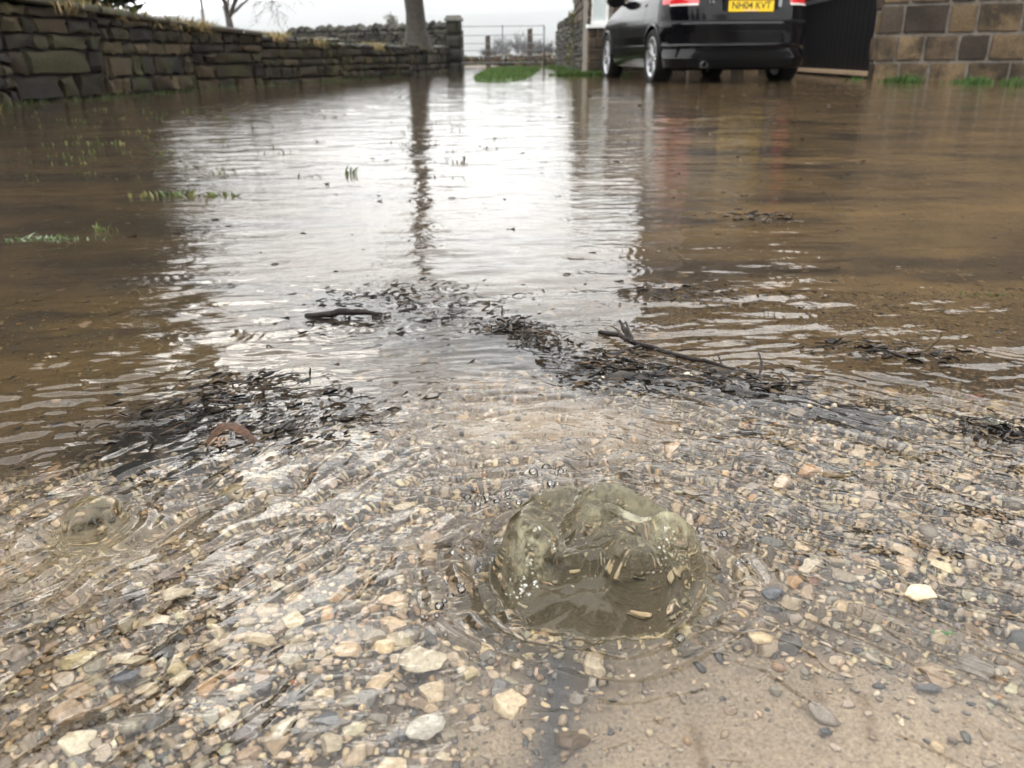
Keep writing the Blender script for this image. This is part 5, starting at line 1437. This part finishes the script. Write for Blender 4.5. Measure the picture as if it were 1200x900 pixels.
M_froth.node_tree.nodes['Principled BSDF'].inputs['IOR'].default_value = 1.2
fV, fF = ico(3); ft = mesh_np('froth', fV, fF, M_froth); froth_me = ft.data; bpy.data.objects.remove(ft)
def bubbles(spots, label, seed, spread, rng, n):
    global bub_me
    r = random.Random(seed)
    for i in range(n):
        px, py = spots[i % len(spots)] if i < len(spots) else r.choice(spots)
        if i >= len(spots): px += r.gauss(0, spread); py += r.gauss(0, spread * .6)
        rad = r.uniform(*rng) * (1 if i < len(spots) else .7); p = at(px, py)
        for _ in range(5): p = at(px, py, float(wz(p.x, p.y)[0]) * .7 + p.z * .3)
        fr = 'froth' in label
        if bub_me is None:
            V, F = ico(4); o0 = mesh_np('bubble', V, F, M_bub); bub_me = o0.data; o = o0
        else: o = bpy.data.objects.new('bubble', bub_me); link(o)
        if fr:
            o.data = froth_me
        o.location = (p.x, p.y, float(wz(p.x, p.y)[0]) + rad * .45); o.scale = (rad, rad, rad * .82)
        tag(o, label, 'bubble', 'air bubbles round the water dome')
bubbles([(556, 575), (570, 582), (583, 590), (596, 585), (608, 590), (560, 592), (548, 585)], 'clear bubble in the chain at the left shoulder of the water dome', 1, 7, (.0016, .0032), 22)
bubbles([(625, 555), (640, 550), (652, 556), (634, 566), (646, 570)], 'clear bubble in the foam crest behind the water dome', 2, 6, (.0016, .0036), 18)
bubbles([(560, 670), (541, 693), (528, 700), (547, 655), (515, 712), (512, 722), (575, 660)], 'clear bubble in the loose group left of the water dome', 3, 9, (.0014, .0036), 22)
bubbles([(608, 752), (560, 765), (522, 745), (552, 772)], 'lone bubble below the left foot of the water dome', 4, 5, (.001, .0022), 6)
bubbles([(820, 622), (848, 627), (815, 640), (797, 750), (870, 660)], 'clear bubble off the right flank of the water dome', 5, 8, (.0014, .003), 12)

bubbles([(622, 660), (616, 680), (628, 648), (612, 694)], 'tiny bubble in the white froth on the left flank of the water dome', 6, 9, (.0005, .0013), 60)
bubbles([(788, 640), (796, 655), (778, 662), (800, 630)], 'tiny bubble in the white froth on the right flank of the water dome', 7, 8, (.0005, .0013), 50)

# unseen evergreens added behind the camera to darken car reflections and ambient light
for i_, (bx, by, h_, rd_) in enumerate(((-6.5, -5.5, 6.5, 2.6), (-2.2, -6.5, 7.0, 2.8), (2.4, -6.2, 6.6, 2.8), (6.8, -5.2, 6.8, 2.7))):
    evergreen((bx, by, -.1), h_, rd_, 140 + i_, 'unseen evergreen added behind the photographer to darken the car reflections and ambient light', n=5000, size=.16, group='unseen trees added behind the photographer', low=.03)

# ------------------------------------------------------------------ damp air
bm = bmesh.new(); add_box(bm, (0, 0, 90), (11600, 11600, 330)); hz = bm_obj('haze', bm, None); tag(hz, kind='stuff')
m = bpy.data.materials.new('haze'); m.use_nodes = True; t = m.node_tree; t.nodes.clear()
o_ = N(t, 'ShaderNodeOutputMaterial'); v_ = N(t, 'ShaderNodeVolumePrincipled'); v_.inputs['Density'].default_value = HAZE; v_.inputs['Color'].default_value = (.97, .98, 1, 1)
t.links.new(v_.outputs[0], o_.inputs['Volume']); hz.data.materials.append(m)
